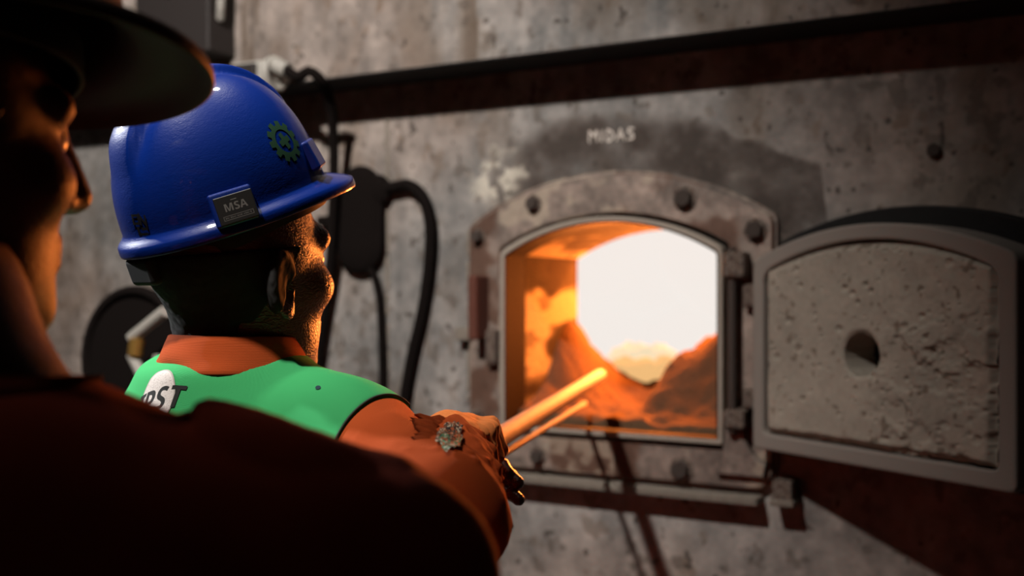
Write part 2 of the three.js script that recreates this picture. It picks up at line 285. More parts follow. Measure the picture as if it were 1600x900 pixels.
// ------------------------------------------------------------------ furnace mouth: lining, fire, frame, door
{
  const f = group('firebox_lining', 'orange-lit refractory lining inside the furnace mouth, round the white fire', 'furnace lining');
  const ringShape = (m) => ring(arch(OPEN.x0 - m, OPEN.x1 + m, OPEN.y0 - m, OPEN.y1 + m * 0.9, OPEN.y2 + m, 0.004), arch(OPEN.x0, OPEN.x1, OPEN.y0, OPEN.y1, OPEN.y2, 0.004, new THREE.Path(), 0.006));
  part('throat_sleeve', extrude(ringShape(0.02), 0.055, -0.05), M.sleeveSteel, f, 'dull red steel sleeve just inside the opening');
  part('throat_lining', extrude(ringShape(0.2), 0.236, -0.287), M.brick, f);
  // firebox behind the throat
  const wall = (n, x0, x1, y0, y1, z0, z1) => { const g = new THREE.BoxGeometry(x1 - x0, y1 - y0, z1 - z0); g.translate((x0 + x1) / 2, (y0 + y1) / 2, (z0 + z1) / 2); part(n, g, M.brick, f); };
  wall('side_lining', -1.0, -0.9, 0.9, 2.1, -1.5, -0.287); wall('side_lining', 0.62, 0.72, 0.9, 2.1, -1.5, -0.287); wall('floor_lining', -0.9, 0.62, 0.9, 1.0, -1.5, -0.287); wall('roof_lining', -0.9, 0.62, 2.0, 2.1, -1.5, -0.287); wall('back_lining', -0.9, 0.62, 1.0, 2.0, -1.5, -1.4);
  const plate = ring((() => { const s = new THREE.Shape(); s.moveTo(-0.9, 1.0); s.lineTo(0.62, 1.0); s.lineTo(0.62, 2.0); s.lineTo(-0.9, 2.0); s.closePath(); return s; })(), arch(OPEN.x0 - 0.1, OPEN.x1 + 0.1, OPEN.y0 - 0.1, OPEN.y1 + 0.1, OPEN.y2 + 0.1, 0.004, new THREE.Path()));
  part('front_lining', extrude(plate, 0.04, -0.32), M.brick, f);
}
{
  // hot ash heaped in the throat and in the firebox
  const g = grid(90, 110, (u, v) => {
    const x = lerp(-0.62, 0.45, u), z = lerp(-0.002, -0.555, v);
    let h = 1.237 + 0.03 * fbm(x * 14, z * 14, 101, 3) + 0.022 * fbm(x * 45, z * 45, 102, 3) - 0.012;
    h += 0.19 * Math.exp(-((x + 0.24) ** 2) / 0.0034 - ((z + 0.27) ** 2) / 0.018);
    h += 0.15 * sstep(-0.055, 0.015, x + 0.03 * (fbm(z * 20, x * 20, 104, 2) - 0.5)) * (0.72 + 0.6 * sstep(0.0, 0.2, x)) * sstep(-0.12, -0.27, z);
    h += 0.1 * sstep(-0.3, -0.8, z) * 0.3 + 0.03 * sstep(-0.33, -0.45, z) * (0.4 + fbm(x * 6, z * 6, 103, 3));
    h *= 1; if (z > -0.03) h -= 0.06 * sstep(-0.03, 0, z);
    return [x, h, z, x, z];
  });
  g.index.array.reverse?.(); g.computeVertexNormals();
  const m = part('ash_bed', g, M.ash); m.userData = { label: 'glowing orange ash bed heaped inside the furnace mouth under the fire', category: 'ash', kind: 'stuff' };
}
{
  const fl = group('flame', 'white-hot flame body filling the furnace opening behind the ash heaps', 'flame');
  const lump = (seed, rx, ry, rz, rough = 0.3) => { const g = new THREE.SphereGeometry(1, 40, 28), p = g.attributes.position; for (let i = 0; i < p.count; i++) { const x = p.getX(i), y = p.getY(i), z = p.getZ(i), n = 1 + rough * (noise3(x * 2 + 5, y * 2 + 5, z * 2 + 5, seed) - 0.5), t = y > 0 ? 1 - 0.25 * y : 1; p.setXYZ(i, x * rx * n * t, y * ry * n, z * rz * n * t); } g.computeVertexNormals(); return g; };
  const spots = [[-0.44, 1.5, -0.74, 0.22, 0.36], [-0.2, 1.5, -0.78, 0.24, 0.38], [0.06, 1.52, -0.76, 0.24, 0.36], [-0.66, 1.52, -0.8, 0.22, 0.38], [-0.32, 1.66, -0.66, 0.24, 0.24], [-0.05, 1.68, -0.66, 0.24, 0.24]];
  spots.forEach(([x, y, z, rx, ry], i) => { const m = part('flame_tongue', lump(200 + i, rx, ry, 0.12), M.flameWhite, fl); m.position.set(x, y, z - 0.1); m.castShadow = false; });
  [[-0.2, 1.338, 0.04, 0.03, 0], [-0.155, 1.332, 0.045, 0.036, 0], [-0.11, 1.336, 0.04, 0.034, 0], [-0.19, 1.314, 0.05, 0.024, 1], [-0.135, 1.31, 0.05, 0.026, 1], [-0.08, 1.318, 0.045, 0.026, 1]].forEach(([x, y, rx, ry, k], i) => { const m = part('flame_tongue', lump(230 + i * 7, rx, ry, 0.03, 0.7), k ? M.flameOrange : M.flameYellow, fl, k ? 'orange lower edge of the flame on the ash' : 'yellow lower tongue of the flame over the ash'); m.position.set(x, y, -0.5 + 0.03 * k + 0.004 * i); m.castShadow = false; });
const glow = new THREE.RectAreaLight(lin(...FIRE.color), FIRE.radiance, ...FIRE.size); glow.position.set(...FIRE.at); glow.lookAt(FIRE.at[0], FIRE.at[1], 2); glow.name = 'fire_light'; scene.add(glow);
}
{
  const f = group('furnace_door_frame', 'bolted cast iron door frame with arched top round the furnace opening', 'door frame');
  part('flange', extrude(ring(arch(-0.315, 0.297, 1.152, 1.622, 1.713, 0.045), arch(OPEN.x0 - 0.0165, OPEN.x1 + 0.0155, OPEN.y0 - 0.016, OPEN.y1 + 0.014, OPEN.y2 + 0.016, 0.004, new THREE.Path(), 0.006)), 0.022, 0, 0.003), M.cast, f);
  part('seat_rim', extrude(ring(arch(OPEN.x0 - 0.0095, OPEN.x1 + 0.0085, OPEN.y0 - 0.009, OPEN.y1 + 0.008, OPEN.y2 + 0.009, 0.006), arch(OPEN.x0, OPEN.x1, OPEN.y0, OPEN.y1, OPEN.y2, 0.004, new THREE.Path(), 0.006)), 0.034, 0.001, 0.003), M.pale, f, 'pale worn seat rim round the opening');
  part('throat_lip', extrude(ring(arch(OPEN.x0 + 0.0004, OPEN.x1 - 0.0004, OPEN.y0 + 0.0004, OPEN.y1 - 0.0004, OPEN.y2 - 0.0004, 0.004), arch(OPEN.x0 + 0.002, OPEN.x1 - 0.002, OPEN.y0 + 0.002, OPEN.y1 - 0.002, OPEN.y2 - 0.002, 0.004, new THREE.Path(), 0.006)), 0.038, -0.004), M.sleeveSteel, f, 'scorched inner lip of the frame');
  part('outer_lip', extrude(ring(arch(-0.319, 0.301, 1.148, 1.626, 1.718, 0.047), arch(-0.309, 0.291, 1.158, 1.618, 1.708, 0.04, new THREE.Path())), 0.012, 0), M.cast, f);
  for (const [x, y, r] of [[-0.168, 1.662, 0.013], [0.138, 1.66, 0.017], [-0.292, 1.602, 0.012], [0.267, 1.6, 0.016], [-0.292, 1.242, 0.013], [-0.158, 1.178, 0.013], [0.132, 1.176, 0.017], [-0.3, 1.5, 0.009], [-0.3, 1.459, 0.009]]) {
    const b = new THREE.CylinderGeometry(r * 0.92, r, 0.016, 6); b.rotateX(Math.PI / 2); const w = new THREE.CylinderGeometry(r * 1.3, r * 1.3, 0.004, 24); w.rotateX(Math.PI / 2); w.translate(0, 0, -0.007);
    const m = part('bolt', b, M.castDark, f); m.position.set(x, y, 0.031); m.rotation.z = x * 7; part('washer', w, M.cast, m);
  }
  part('sill_ledge', box(0.56, 0.014, 0.05, -0.005, 1.134, 0.02, 0.003), M.pale, f, 'pale worn ledge under the frame');
  part('ledge_end', box(0.034, 0.036, 0.05, 0.318, 1.157, 0.02, 0.004), M.cast, f);
  part('ledge_end', box(0.04, 0.012, 0.056, 0.318, 1.137, 0.02, 0.003), M.pale, f);
  // hinge knuckles that stay on the frame, and the pin
  part('hinge_knuckle', box(0.038, 0.046, 0.04, 0.239, 1.54, 0.04, 0.006), M.cast, f);
  part('hinge_knuckle', box(0.038, 0.034, 0.04, 0.239, 1.275, 0.04, 0.006), M.cast, f);
  part('hinge_pin', bar([0.232, 1.25, 0.045], [0.232, 1.57, 0.045], 0.0075), M.castDark, f);
  part('hinge_bracket', extrude((() => { const s = new THREE.Shape(); s.moveTo(0.215, 1.255); s.lineTo(0.25, 1.255); s.quadraticCurveTo(0.255, 1.21, 0.29, 1.2); s.lineTo(0.285, 1.175); s.lineTo(0.2, 1.175); s.quadraticCurveTo(0.213, 1.21, 0.215, 1.255); return s; })(), 0.03, 0.006, 0.003), M.cast, f);
  // latch on the left
  const l = part('latch', box(0.02, 0.125, 0.05, -0.279, 1.462, 0.045, 0.004), M.rustRed, f, 'dark red latch bar');
  part('latch_lug', box(0.04, 0.026, 0.03, -0.325, 1.408, 0.012, 0.004), M.pale, f); part('latch_keeper', box(0.022, 0.07, 0.022, -0.256, 1.385, 0.03, 0.005), M.cast, f);
}
{
  const W = 0.487, door = group('furnace_door', 'open furnace door with pitted cement lining and round peephole', 'door');
  door.position.set(0.2755, 0, 0.06); door.rotation.y = -Math.atan2(0.488, 0.873);
  const y0 = 1.23, y1 = 1.546, y2 = 1.597, m = 0.024;
  const s = y2 - y1, w = W / 2, R = (w * w + s * s) / (2 * s), top = (x, in_) => y2 - in_ - R + Math.sqrt(Math.max(0, R * R - (x - w) ** 2));
  const HX = 0.231, HY = 1.4, HR = 0.0325;
  part('shell', extrude(ring(arch(-0.012, W + 0.02, y0 - 0.012, y1 + 0.03, y2 + 0.028, 0.02), new THREE.Path().absarc(HX, HY, HR, 0, Math.PI * 2)), 0.022, -0.085, 0.004), M.shell, door, 'black steel outer plate of the door');
  part('rim', extrude(ring(arch(0, W, y0, y1, y2, 0.012), arch(m, W - m * 1.1, y0 + m * 1.1, y1 - m * 0.9, y2 - m, 0.012, new THREE.Path(), 0.02)), 0.07, -0.066, 0.004), M.limeEdge, door, 'smooth grey rim round the cement');
  // cement slab: pits, pocks and the peephole are modelled in the surface
  const r = rng(77), pits = []; for (let i = 0; i < 150; i++) { const big = r() < 0.15, px = r(), py = r(); pits.push([lerp(m, W - m, px), lerp(y0 + m, y2 - m, py), big ? 0.005 + 0.004 * r() : 0.0018 + 0.0026 * r(), big ? 0.006 : 0.0035]); }
  for (const [x, y] of [[0.2, 1.5], [0.215, 1.492], [0.24, 1.505], [0.25, 1.495], [0.1, 1.53], [0.225, 1.478], [0.33, 1.44], [0.35, 1.43], [0.34, 1.46], [0.36, 1.41]]) pits.push([x, y, 0.006, 0.007]);
  const cells = new Map();
  for (const p of pits) for (let a = -1; a <= 1; a++) for (let b = -1; b <= 1; b++) { const k = (Math.floor(p[0] / 0.02) + a) * 1000 + Math.floor(p[1] / 0.02) + b; if (!cells.has(k)) cells.set(k, []); cells.get(k).push(p); }
  const slab = grid(230, 200, (u, v) => {
    const jag = 0.0035 * (fbm(v * 30, u * 30, 111, 3) - 0.5);
    let x = lerp(m + 0.004 + jag, W - m * 1.1 - 0.004 - jag, u); const b = y0 + m * 1.1 + 0.003 - jag, t = top(x, m) - 0.003; let y = lerp(b, t, v);
    const hd = Math.hypot(x - HX, y - HY);
    if (Math.abs(hd - HR) < 0.0016) { const k = (hd < HR ? HR - 0.0006 : HR + 0.0006) / hd; x = HX + (x - HX) * k; y = HY + (y - HY) * k; }
    const e = Math.min(u * W, (1 - u) * W, v * 0.3, (1 - v) * 0.3);
    let z = 0.004 + 0.004 * (fbm(x * 12, y * 12, 112, 3) - 0.5) + 0.0018 * (fbm(x * 45, y * 45, 113, 3) - 0.5) * (0.3 + sstep(0.1, 0.35, x)) + 0.006 * sstep(0.36, 0.62, fbm(x * 30 + 9, y * 44, 115, 3)) * sstep(0.2, 0.36, x) * sstep(1.52, 1.4, y) - 0.012 * sstep(0.012, 0, e);
    for (const p of cells.get(Math.floor(x / 0.02) * 1000 + Math.floor(y / 0.02)) ?? []) { const d = Math.hypot(x - p[0], (y - p[1]) * 1.15) / p[2]; if (d < 1) z -= p[3] * 0.8 * (1 - d * d); }
    if (hd < HR + 0.0002) z = -0.058; else z -= 0.004 * sstep(HR + 0.007, HR, hd); if (hd < HR + 0.0002) return [x, y, z, -9, -9];
    return [x, y, z, x / 0.6, y / 0.6];
  });
  { const ia = slab.index.array, uv = slab.attributes.uv, keep = []; for (let k = 0; k < ia.length; k += 3) if (!(uv.getX(ia[k]) < -5 && uv.getX(ia[k + 1]) < -5 && uv.getX(ia[k + 2]) < -5)) keep.push(ia[k], ia[k + 1], ia[k + 2]); for (let k = 0; k < uv.count; k++) if (uv.getX(k) < -5) uv.setXY(k, slab.attributes.position.getX(k) / 0.6, slab.attributes.position.getY(k) / 0.6); slab.setIndex(keep); }
  const bore = grid(48, 6, (u, v) => { const t = u * Math.PI * 2, r = HR + 0.0006 + 0.0012 * (fbm(u * 20, v * 4, 117, 2) - 0.5); return [HX + Math.cos(t) * r, HY + Math.sin(t) * r, lerp(0.001, -0.09, v), u * 0.3, v * 0.15]; }, true);
  part('peephole_bore', bore, M.lime, door, 'cement wall of the peephole');
  part('cement_lining', slab, M.lime, door, 'pitted beige refractory cement with a peephole');
  part('hinge_leaf', box(0.034, 0.04, 0.03, -0.018, 1.487, -0.02, 0.004), M.cast, door);
  part('hinge_leaf', box(0.034, 0.034, 0.03, -0.018, 1.31, -0.02, 0.004), M.cast, door);
}

// ------------------------------------------------------------------ things on the furnace casing
{
  const c = group('power_cable', 'thick dark cable hanging down the casing beside the blue helmet', 'cable');
part('cable', tube([[-0.665, 1.945, 0.17], [-0.621, 1.924, 0.175], [-0.595, 1.933, 0.175], [-0.58, 1.918, 0.16], [-0.597, 1.885, 0.11], [-0.618, 1.808, 0.07], [-0.636, 1.662, 0.05], [-0.653, 1.541, 0.04], [-0.679, 1.431, 0.03], [-0.696, 1.334, 0.03], [-0.72, 1.1, 0.03]], 0.0108, 90), M.rubber, c);
  part('gland', bar([-0.69, 1.955, 0.17], [-0.655, 1.94, 0.17], 0.016), M.boxGrey, c);
}
{
  const p = group('dark_oval', 'matte black oval form on the casing behind the helmet visor', 'cable housing');
  p.position.set(-0.59, 1.645, 0.018);  // plain matte black oval with dark tubes, not a known fitting
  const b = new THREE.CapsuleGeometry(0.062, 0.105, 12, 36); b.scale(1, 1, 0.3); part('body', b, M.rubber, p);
  part('shoulder', (() => { const g = new THREE.SphereGeometry(0.03, 24, 16); g.scale(1, 1.1, 0.5); g.translate(0.05, 0.06, 0); return g; })(), M.rubber, p); part('side_stub', box(0.06, 0.02, 0.02, -0.08, 0.0, 0), M.rubber, p);
  const h = group('dark_loop', 'dark tube looping from the black oval down the casing', 'dark_tube');
  part('dark_tube', tube([[-0.54, 1.706, 0.018], [-0.5, 1.71, 0.018], [-0.465, 1.712, 0.018], [-0.432, 1.69, 0.018], [-0.412, 1.64, 0.018], [-0.412, 1.57, 0.016], [-0.43, 1.46, 0.014], [-0.46, 1.35, 0.014], [-0.49, 1.2, 0.014]], 0.0125, 80), M.rubber, h);
  const d = group('dark_drop', 'dark tube dropping straight from the lower end of the black oval', 'dark_tube');
  part('dark_tube', tube([[-0.575, 1.555, 0.016], [-0.553, 1.525, 0.016], [-0.541, 1.48, 0.014], [-0.535, 1.4, 0.014], [-0.533, 1.3, 0.014], [-0.535, 1.1, 0.014]], 0.0085, 60), M.rubber, d);
}
{
  const j = group('junction_device', 'pale grey conduit fitting on the lip of the upper casing plate above the helmet', 'junction box');
  j.position.set(-0.745, 1.938, 0.165); part('housing', box(0.1, 0.056, 0.06, 0, 0, 0, 0.014), M.boxGrey, j); part('cover', box(0.07, 0.04, 0.012, -0.005, 0, 0.032, 0.004), M.boxDark, j); part('collar', (() => { const g = new THREE.TorusGeometry(0.03, 0.008, 12, 28); g.rotateY(Math.PI / 2); g.translate(0.052, 0, 0); return g; })(), M.boxGrey, j);
  const b = group('control_box', 'dark electrical box with oval window at the top left of the casing', 'control box');
  b.position.set(-0.955, 2.125, 0.16); part('enclosure', box(0.22, 0.26, 0.08, 0, 0, 0, 0.006), M.boxDark, b);
  part('window_bezel', (() => { const s = new THREE.Shape(); s.absellipse(-0.03, 0, 0.034, 0.06, 0, 7); s.holes.push(new THREE.Path().absellipse(-0.03, 0, 0.026, 0.05, 0, 7)); return extrude(s, 0.012, 0.04, 0.002); })(), M.boxGrey, b);
  part('conduit', tube([[0.125, 0.2, 0.01], [0.128, 0.05, 0.02], [0.126, -0.03, 0.02], [0.115, -0.055, 0.01]], 0.009, 40), M.boxGrey, b);
}
{
  const d = group('drum_motor', 'dark round motor drum against the casing left of the worker', 'motor');
  d.position.set(-0.815, 1.36, 0.32); const c = new THREE.CylinderGeometry(0.135, 0.135, 0.2, 40); c.rotateX(Math.PI / 2); part('drum', c, M.rubber, d); const e = new THREE.TorusGeometry(0.135, 0.01, 12, 40); e.translate(0, 0, 0.1); part('end_ring', e, M.rubber, d); part('mount', box(0.06, 0.06, 0.22, 0, 0, -0.21), M.rubber, d);
  const v = group('valve', 'small grey valve with brass body beside the dark motor drum', 'valve');
  v.position.set(-0.71, 1.408, 0.475); part('handle', bar([-0.05, 0.0, 0], [0.035, 0.05, 0], 0.011), M.boxGrey, v); part('body', bar([-0.04, -0.03, 0], [-0.035, 0.0, 0], 0.014), M.brass, v); part('pipe', bar([-0.05, -0.03, 0], [0.0, -0.1, 0], 0.01), M.boxGrey, v); part('pipe', bar([0.02, -0.03, 0], [0.005, -0.1, 0], 0.01), M.boxGrey, v); part('support', bar([0, -0.09, 0], [0, -0.09, -0.06], 0.012), M.rubber, v);
}

// ------------------------------------------------------------------ lamps (outside the frame, seen by what they light)
function lamp(name, label, L) {
  const g = group(name, label, 'lamp'); g.position.set(...L.at);
  const d = V(...L.aim).sub(V(...L.at)).normalize(); g.quaternion.setFromUnitVectors(V(0, -1, 0), d);
  const shade = new THREE.LatheGeometry([[0.02, 0.1], [0.05, 0.08], [0.11, 0.02], [0.125, -0.02], [0.12, -0.02], [0.1, 0.02], [0.045, 0.07], [0.001, 0.085]].map((p) => new THREE.Vector2(...p)), 36); part('shade', shade, M.boxDark, g);
  const b = part('bulb', new THREE.SphereGeometry(0.035, 20, 14), M.lampGlow, g); b.castShadow = false;
  const s = new THREE.SpotLight(lin(...L.color), L.power, 0, L.cone, 1); s.position.set(...L.at); s.target.position.set(...L.aim); s.castShadow = true; s.shadow.radius = 2; s.shadow.mapSize.set(2048, 2048); s.name = name + '_light'; scene.add(s, s.target);
  const rod = group('hanging_rod', 'steel rod that holds the ' + label, 'rod'); part('rod', bar([L.at[0] - d.x * 0.09, L.at[1] - d.y * 0.09, L.at[2] - d.z * 0.09], [L.at[0] - d.x * 0.09, 3.2, L.at[2] - d.z * 0.09], 0.008), M.boxDark, rod);
}
lamp('work_lamp', 'shaded work lamp left of the furnace mouth', KEY_LAMP);
lamp('work_lamp', 'shaded work lamp above the helmeted worker', OVERHEAD_LAMP);
lamp('work_lamp', 'shaded work lamp far left of the worker', SIDE_LAMP);

// ------------------------------------------------------------------ heads, hands, helmets
function headField(x, y, z) {   // local: y up, z forwards, +x the person's left
  const s = Math.abs(x);
  let d = ell(x, y, z, [0, 0.045, -0.008], [0.077, 0.092, 0.094]);
  d = smin(d, ell(x, y, z, [0, -0.02, 0.022], [0.064, 0.1, 0.066]), 0.03);
  d = smin(d, ell(x, y, z, [0, -0.074, 0.028], [0.045, 0.033, 0.042]), 0.03);
  d = smin(d, cap(x, y, z, [0, -0.1, 0.066], [0, -0.096, 0.064], 0.019), 0.025);
  d = smin(d, ell(s, y, z, [0.045, -0.012, 0.057], [0.022, 0.021, 0.025]), 0.022);
  d = smin(d, cap(s, y, z, [0, 0.042, 0.088], [0.045, 0.04, 0.074], 0.012), 0.015);
  d = smax(d, -ell(s, y, z, [0.033, 0.018, 0.102], [0.02, 0.014, 0.018]), 0.014);
  d = smin(d, cap(x, y, z, [0, 0.03, 0.094], [0, -0.018, 0.108], 0.008, 0.012), 0.012);
  d = smin(d, cap(s, y, z, [0, -0.022, 0.099], [0.014, -0.022, 0.094], 0.009, 0.007), 0.008);
  d = smin(d, cap(s, y, z, [0, -0.05, 0.088], [0.022, -0.054, 0.078], 0.008, 0.005), 0.008);
  d = smin(d, cap(s, y, z, [0, -0.066, 0.085], [0.02, -0.064, 0.077], 0.009, 0.005), 0.008);
  d = smin(d, cap(x, y, z, [0, -0.05, -0.022], [0, -0.2, -0.012], 0.05, 0.053), 0.03);
  // ear: a dished plate with a rolled rim and a lobe
  const ex = s - 0.083, ey = y + 0.004, ez = z + 0.012, tx = ex - 0.35 * -ez * 0.9;
  let e = ell(tx, ey, ez, [0, 0, 0], [0.006, 0.029, 0.017]);
  const rr = Math.hypot(ey / 0.029, ez / 0.017), rim = Math.hypot((rr - 0.92) * 0.019, tx - 0.004) - 0.003;
  e = smin(e, rim, 0.004); e = smax(e, -ell(tx, ey, ez, [0.01, -0.003, 0.004], [0.009, 0.015, 0.009]), 0.004); e = smin(e, ell(tx, ey, ez, [0.002, -0.027, 0.006], [0.006, 0.009, 0.009]), 0.006);
  return smin(d, e, 0.006);
}
const headGeometry = nets(headField, [-0.12, -0.2, -0.14], [0.12, 0.16, 0.15], 0.0032);
const hairGeometry = nets((x, y, z) => { const low = -0.062 + Math.max(0, z + 0.03) * 1.3 + (Math.abs(x) > 0.05 ? 0.02 : 0) + 0.004 * noise3(x * 120, y * 120, z * 120, 6); return smax(smax(headField(x, y, z) - 0.0035 - 0.0015 * noise3(x * 300, y * 300, z * 300, 3), low - y, 0.004), y - 0.035, 0.004); }, [-0.11, -0.12, -0.14], [0.11, 0.09, 0.13], 0.0045);
const eyeGeometry = new THREE.SphereGeometry(0.0125, 20, 14);
const eyeWhite = std({ color: lin(0.6, 0.55, 0.5), roughness: 0.3 });

// hard hat shell: returns the outer surface at an angle (0 = front, towards +x = the wearer's left) and t from crown (0) to the lip (1)
function hatDome(theta, t, H) {
  const a = t * Math.PI / 2, sx = H.rx, sz = Math.cos(theta) > 0 ? H.rf : H.rr, base = 1 / Math.hypot(Math.sin(theta) / sx, Math.cos(theta) / sz);
  const r = base * Math.pow(Math.sin(a), 0.9), y = H.h * Math.pow(Math.cos(a), 0.92);
  const x = r * Math.sin(theta), z = r * Math.cos(theta);
  const ridge = H.ridge * (sstep(0.027, 0.021, Math.abs(x)) * 1.0 - 0.45 * sstep(0.022, 0.028, Math.abs(x)) * sstep(0.042, 0.032, Math.abs(x))) * sstep(0.78, 0.55, t), k = 1 / Math.hypot(x, y, z);
  return [x + x * k * ridge, y + y * k * ridge, z + z * k * ridge];
}
function hatGeometry(H) {
  const lip = (th) => H.lip + H.visor * Math.pow(Math.max(0, Math.cos(th)), 2.4) + (H.lipSide ?? 0) * Math.max(0, -Math.cos(th));
  return grid(140, 70, (u, v) => {
    const th = u * Math.PI * 2 - Math.PI;
    if (v <= 0.6) return hatDome(th, v / 0.6, H);
    const b = hatDome(th, 1, H), L = lip(th), k = Math.hypot(b[0], b[2]), nx = b[0] / k, nz = b[2] / k;
    const w = (v - 0.6) / 0.4;
    // fillet, flare, rolled edge, then back inside and up under the dome
    const P = [[0, 0], [L * 0.25, -0.004], [L * 0.7, -0.0075 - 0.1 * (L - H.lip)], [L, -0.011 - 0.18 * (L - H.lip)], [L + 0.0005, -0.0205 - 0.18 * (L - H.lip)], [L - 0.003, -0.0215 - 0.18 * (L - H.lip)], [L * 0.65, -0.012 - 0.1 * (L - H.lip)], [-0.003, -0.006]], f = Math.min(w / 0.6, 1) * (P.length - 1), i = Math.min(Math.floor(f), P.length - 2), q = f - i;
    if (w <= 0.6) { const o = lerp(P[i][0], P[i + 1][0], q), y = lerp(P[i][1], P[i + 1][1], q); return [b[0] + nx * o, b[1] + y, b[2] + nz * o]; }
    const t = 1 - (w - 0.6) / 0.4, c = hatDome(th, t, H), m = 0.965; return [c[0] * m, c[1] * m - 0.004, c[2] * m];
  }, true);
}
// a small sheet laid on the dome: centre angle and t, width, height, roll
function hatDecal(H, theta, t, w, h, roll, lift = 0.0006, n = 12) {
  const P = V(...hatDome(theta, t, H)), A = V(...hatDome(theta + 0.03, t, H)).sub(P).normalize(), B = V(...hatDome(theta, t - 0.02, H)).sub(P).normalize(), right = A.clone().multiplyScalar(Math.cos(roll)).addScaledVector(B, Math.sin(roll)), up = B.clone().multiplyScalar(Math.cos(roll)).addScaledVector(A, -Math.sin(roll));
  return grid(n, n, (u, v) => {
    const q = P.clone().addScaledVector(right, (u - 0.5) * w).addScaledVector(up, (v - 0.5) * h), th = Math.atan2(q.x, q.z), want = Math.atan2(q.y, Math.hypot(q.x, q.z));
    let lo = 0, hi = 1; for (let i = 0; i < 30; i++) { const m = (lo + hi) / 2, s = hatDome(th, m, H); if (Math.atan2(s[1], Math.hypot(s[0], s[2])) > want) lo = m; else hi = m; }
    const s = V(...hatDome(th, lo, H)); s.multiplyScalar(1 + lift / s.length()); return [s.x, s.y, s.z];
  });
}
const decalMat = (map, rough = 0.5, extra = {}) => std({ map, transparent: true, roughness: rough, ...extra });

// ------------------------------------------------------------------ the worker in the blue helmet
const HEAD = V(0.001, 1.507, 0.994), PSI = 2.95, HATPSI = 2.872;
const SH = { r: [0.166, 1.328, 1.0], l: [-0.185, 1.272, 0.96] }, EL = { r: [0.328, 1.307, 1.1], l: [-0.15, 1.15, 0.86] }, WR = { r: [0.252, 1.338, 0.965], l: [0.105, 1.272, 0.845] };
function torsoField(x, y, z, grow) {
  x += 0.012; y += 0.024 + (x < -0.05 ? 0.06 * sstep(-0.05, -0.2, x) : 0);
  const s = Math.abs(x);
  let d = ell(x, y, z, [0, 1.25, 0.995], [0.175 + grow, 0.2, 0.118 + grow]);
  d = smin(d, cap(s, y, z, [0, 1.36, 1.0], [0.165, 1.355, 1.0], 0.052 + grow, 0.052 + grow), 0.05);
  d = smin(d, cap(s, y, z, [0, 1.41, 1.0], [0.12, 1.372, 1.0], 0.05 + grow, 0.045 + grow), 0.05);
  d = smin(d, smax(cap(s, y, z, [0, 1.37, 1.012], [0, 1.46, 1.008], 0.09, 0.078), y - 1.437, 0.012), 0.04);
  d = smin(d, ell(x, y, z, [0, 1.03, 0.995], [0.16 + grow, 0.2, 0.115 + grow]), 0.08);
  return d;
}
const armFolds = (() => {   // ridges of cloth that run from the crook over the forearm sleeve
  const out = [], a = V(...EL.r), b = V(...WR.r), ax = b.clone().sub(a).normalize(), up = V(0, 1, 0).addScaledVector(ax, -ax.y).normalize(), side = ax.clone().cross(up).normalize();
  const on = (s, al, r) => a.clone().lerp(b, s).addScaledVector(up, Math.cos(al) * r).addScaledVector(side, Math.sin(al) * r).toArray();
  const R = (s) => lerp(0.052, 0.033, clamp(s));
  for (const [s0, a0, s1, a1, w] of [[0.98, -1.1, 0.72, 1.5, 0.0065], [0.9, -0.7, 0.55, 1.7, 0.0075], [0.8, -1.2, 0.42, 1.4, 0.007], [0.68, -0.5, 0.3, 1.8, 0.0075], [0.56, -1.0, 0.16, 1.5, 0.0075], [0.42, -0.6, 0.02, 1.7, 0.008], [0.3, -1.1, -0.06, 1.2, 0.0075], [0.86, 0.1, 0.5, 0.9, 0.006], [0.62, 0.2, 0.22, 1.1, 0.0065]]) {
    let prev = null; for (let i = 0; i <= 6; i++) { const t = i / 6, s = lerp(s0, s1, t), p = on(s, lerp(a0, a1, t * t), R(s) + 0.004); if (prev) out.push([prev, p, w * (1 - 0.5 * t)]); prev = p; }
  }
  return out;
})();
function jacketSolid(x, y, z) {
  let d = torsoField(x, y, z, 0.008);
  let ar = smin(cap(x, y, z, SH.r, EL.r, 0.066, 0.053), cap(x, y, z, EL.r, WR.r, 0.052, 0.033), 0.02);
  if (ar < 0.03 && x > 0.2) for (const [p, q, w] of armFolds) ar = smin(ar, cap(x, y, z, p, q, w), 0.0045);
  d = smin(d, ar, 0.035);
  d = smin(d, smin(cap(x, y, z, SH.l, EL.l, 0.068, 0.058), cap(x, y, z, EL.l, WR.l, 0.056, 0.042), 0.02), 0.035);
  if (Math.abs(d) < 0.03) { // drape: soft wrinkles that run down from the shoulders and round the sleeves
    const n = noise3(x * 14 + 3, y * 9, z * 14, 5) - 0.5, m = noise3(x * 30 + y * 18, y * 16 - x * 14, z * 28, 8) - 0.5; d += 0.007 * n + (x > 0.22 ? 0.006 : 0.0025) * m;
  }
  return smax(d, y * -1 + 0.93, 0.01);
}
const jacketField = (x, y, z) => smax(jacketSolid(x, y, z), -cap(x, y, z, [0, 1.36, 0.995], [0, 1.6, 0.99], 0.06), 0.01);
const worker = group('person', 'worker in orange coverall with green yoke and blue helmet, holding bars into the furnace', 'person');
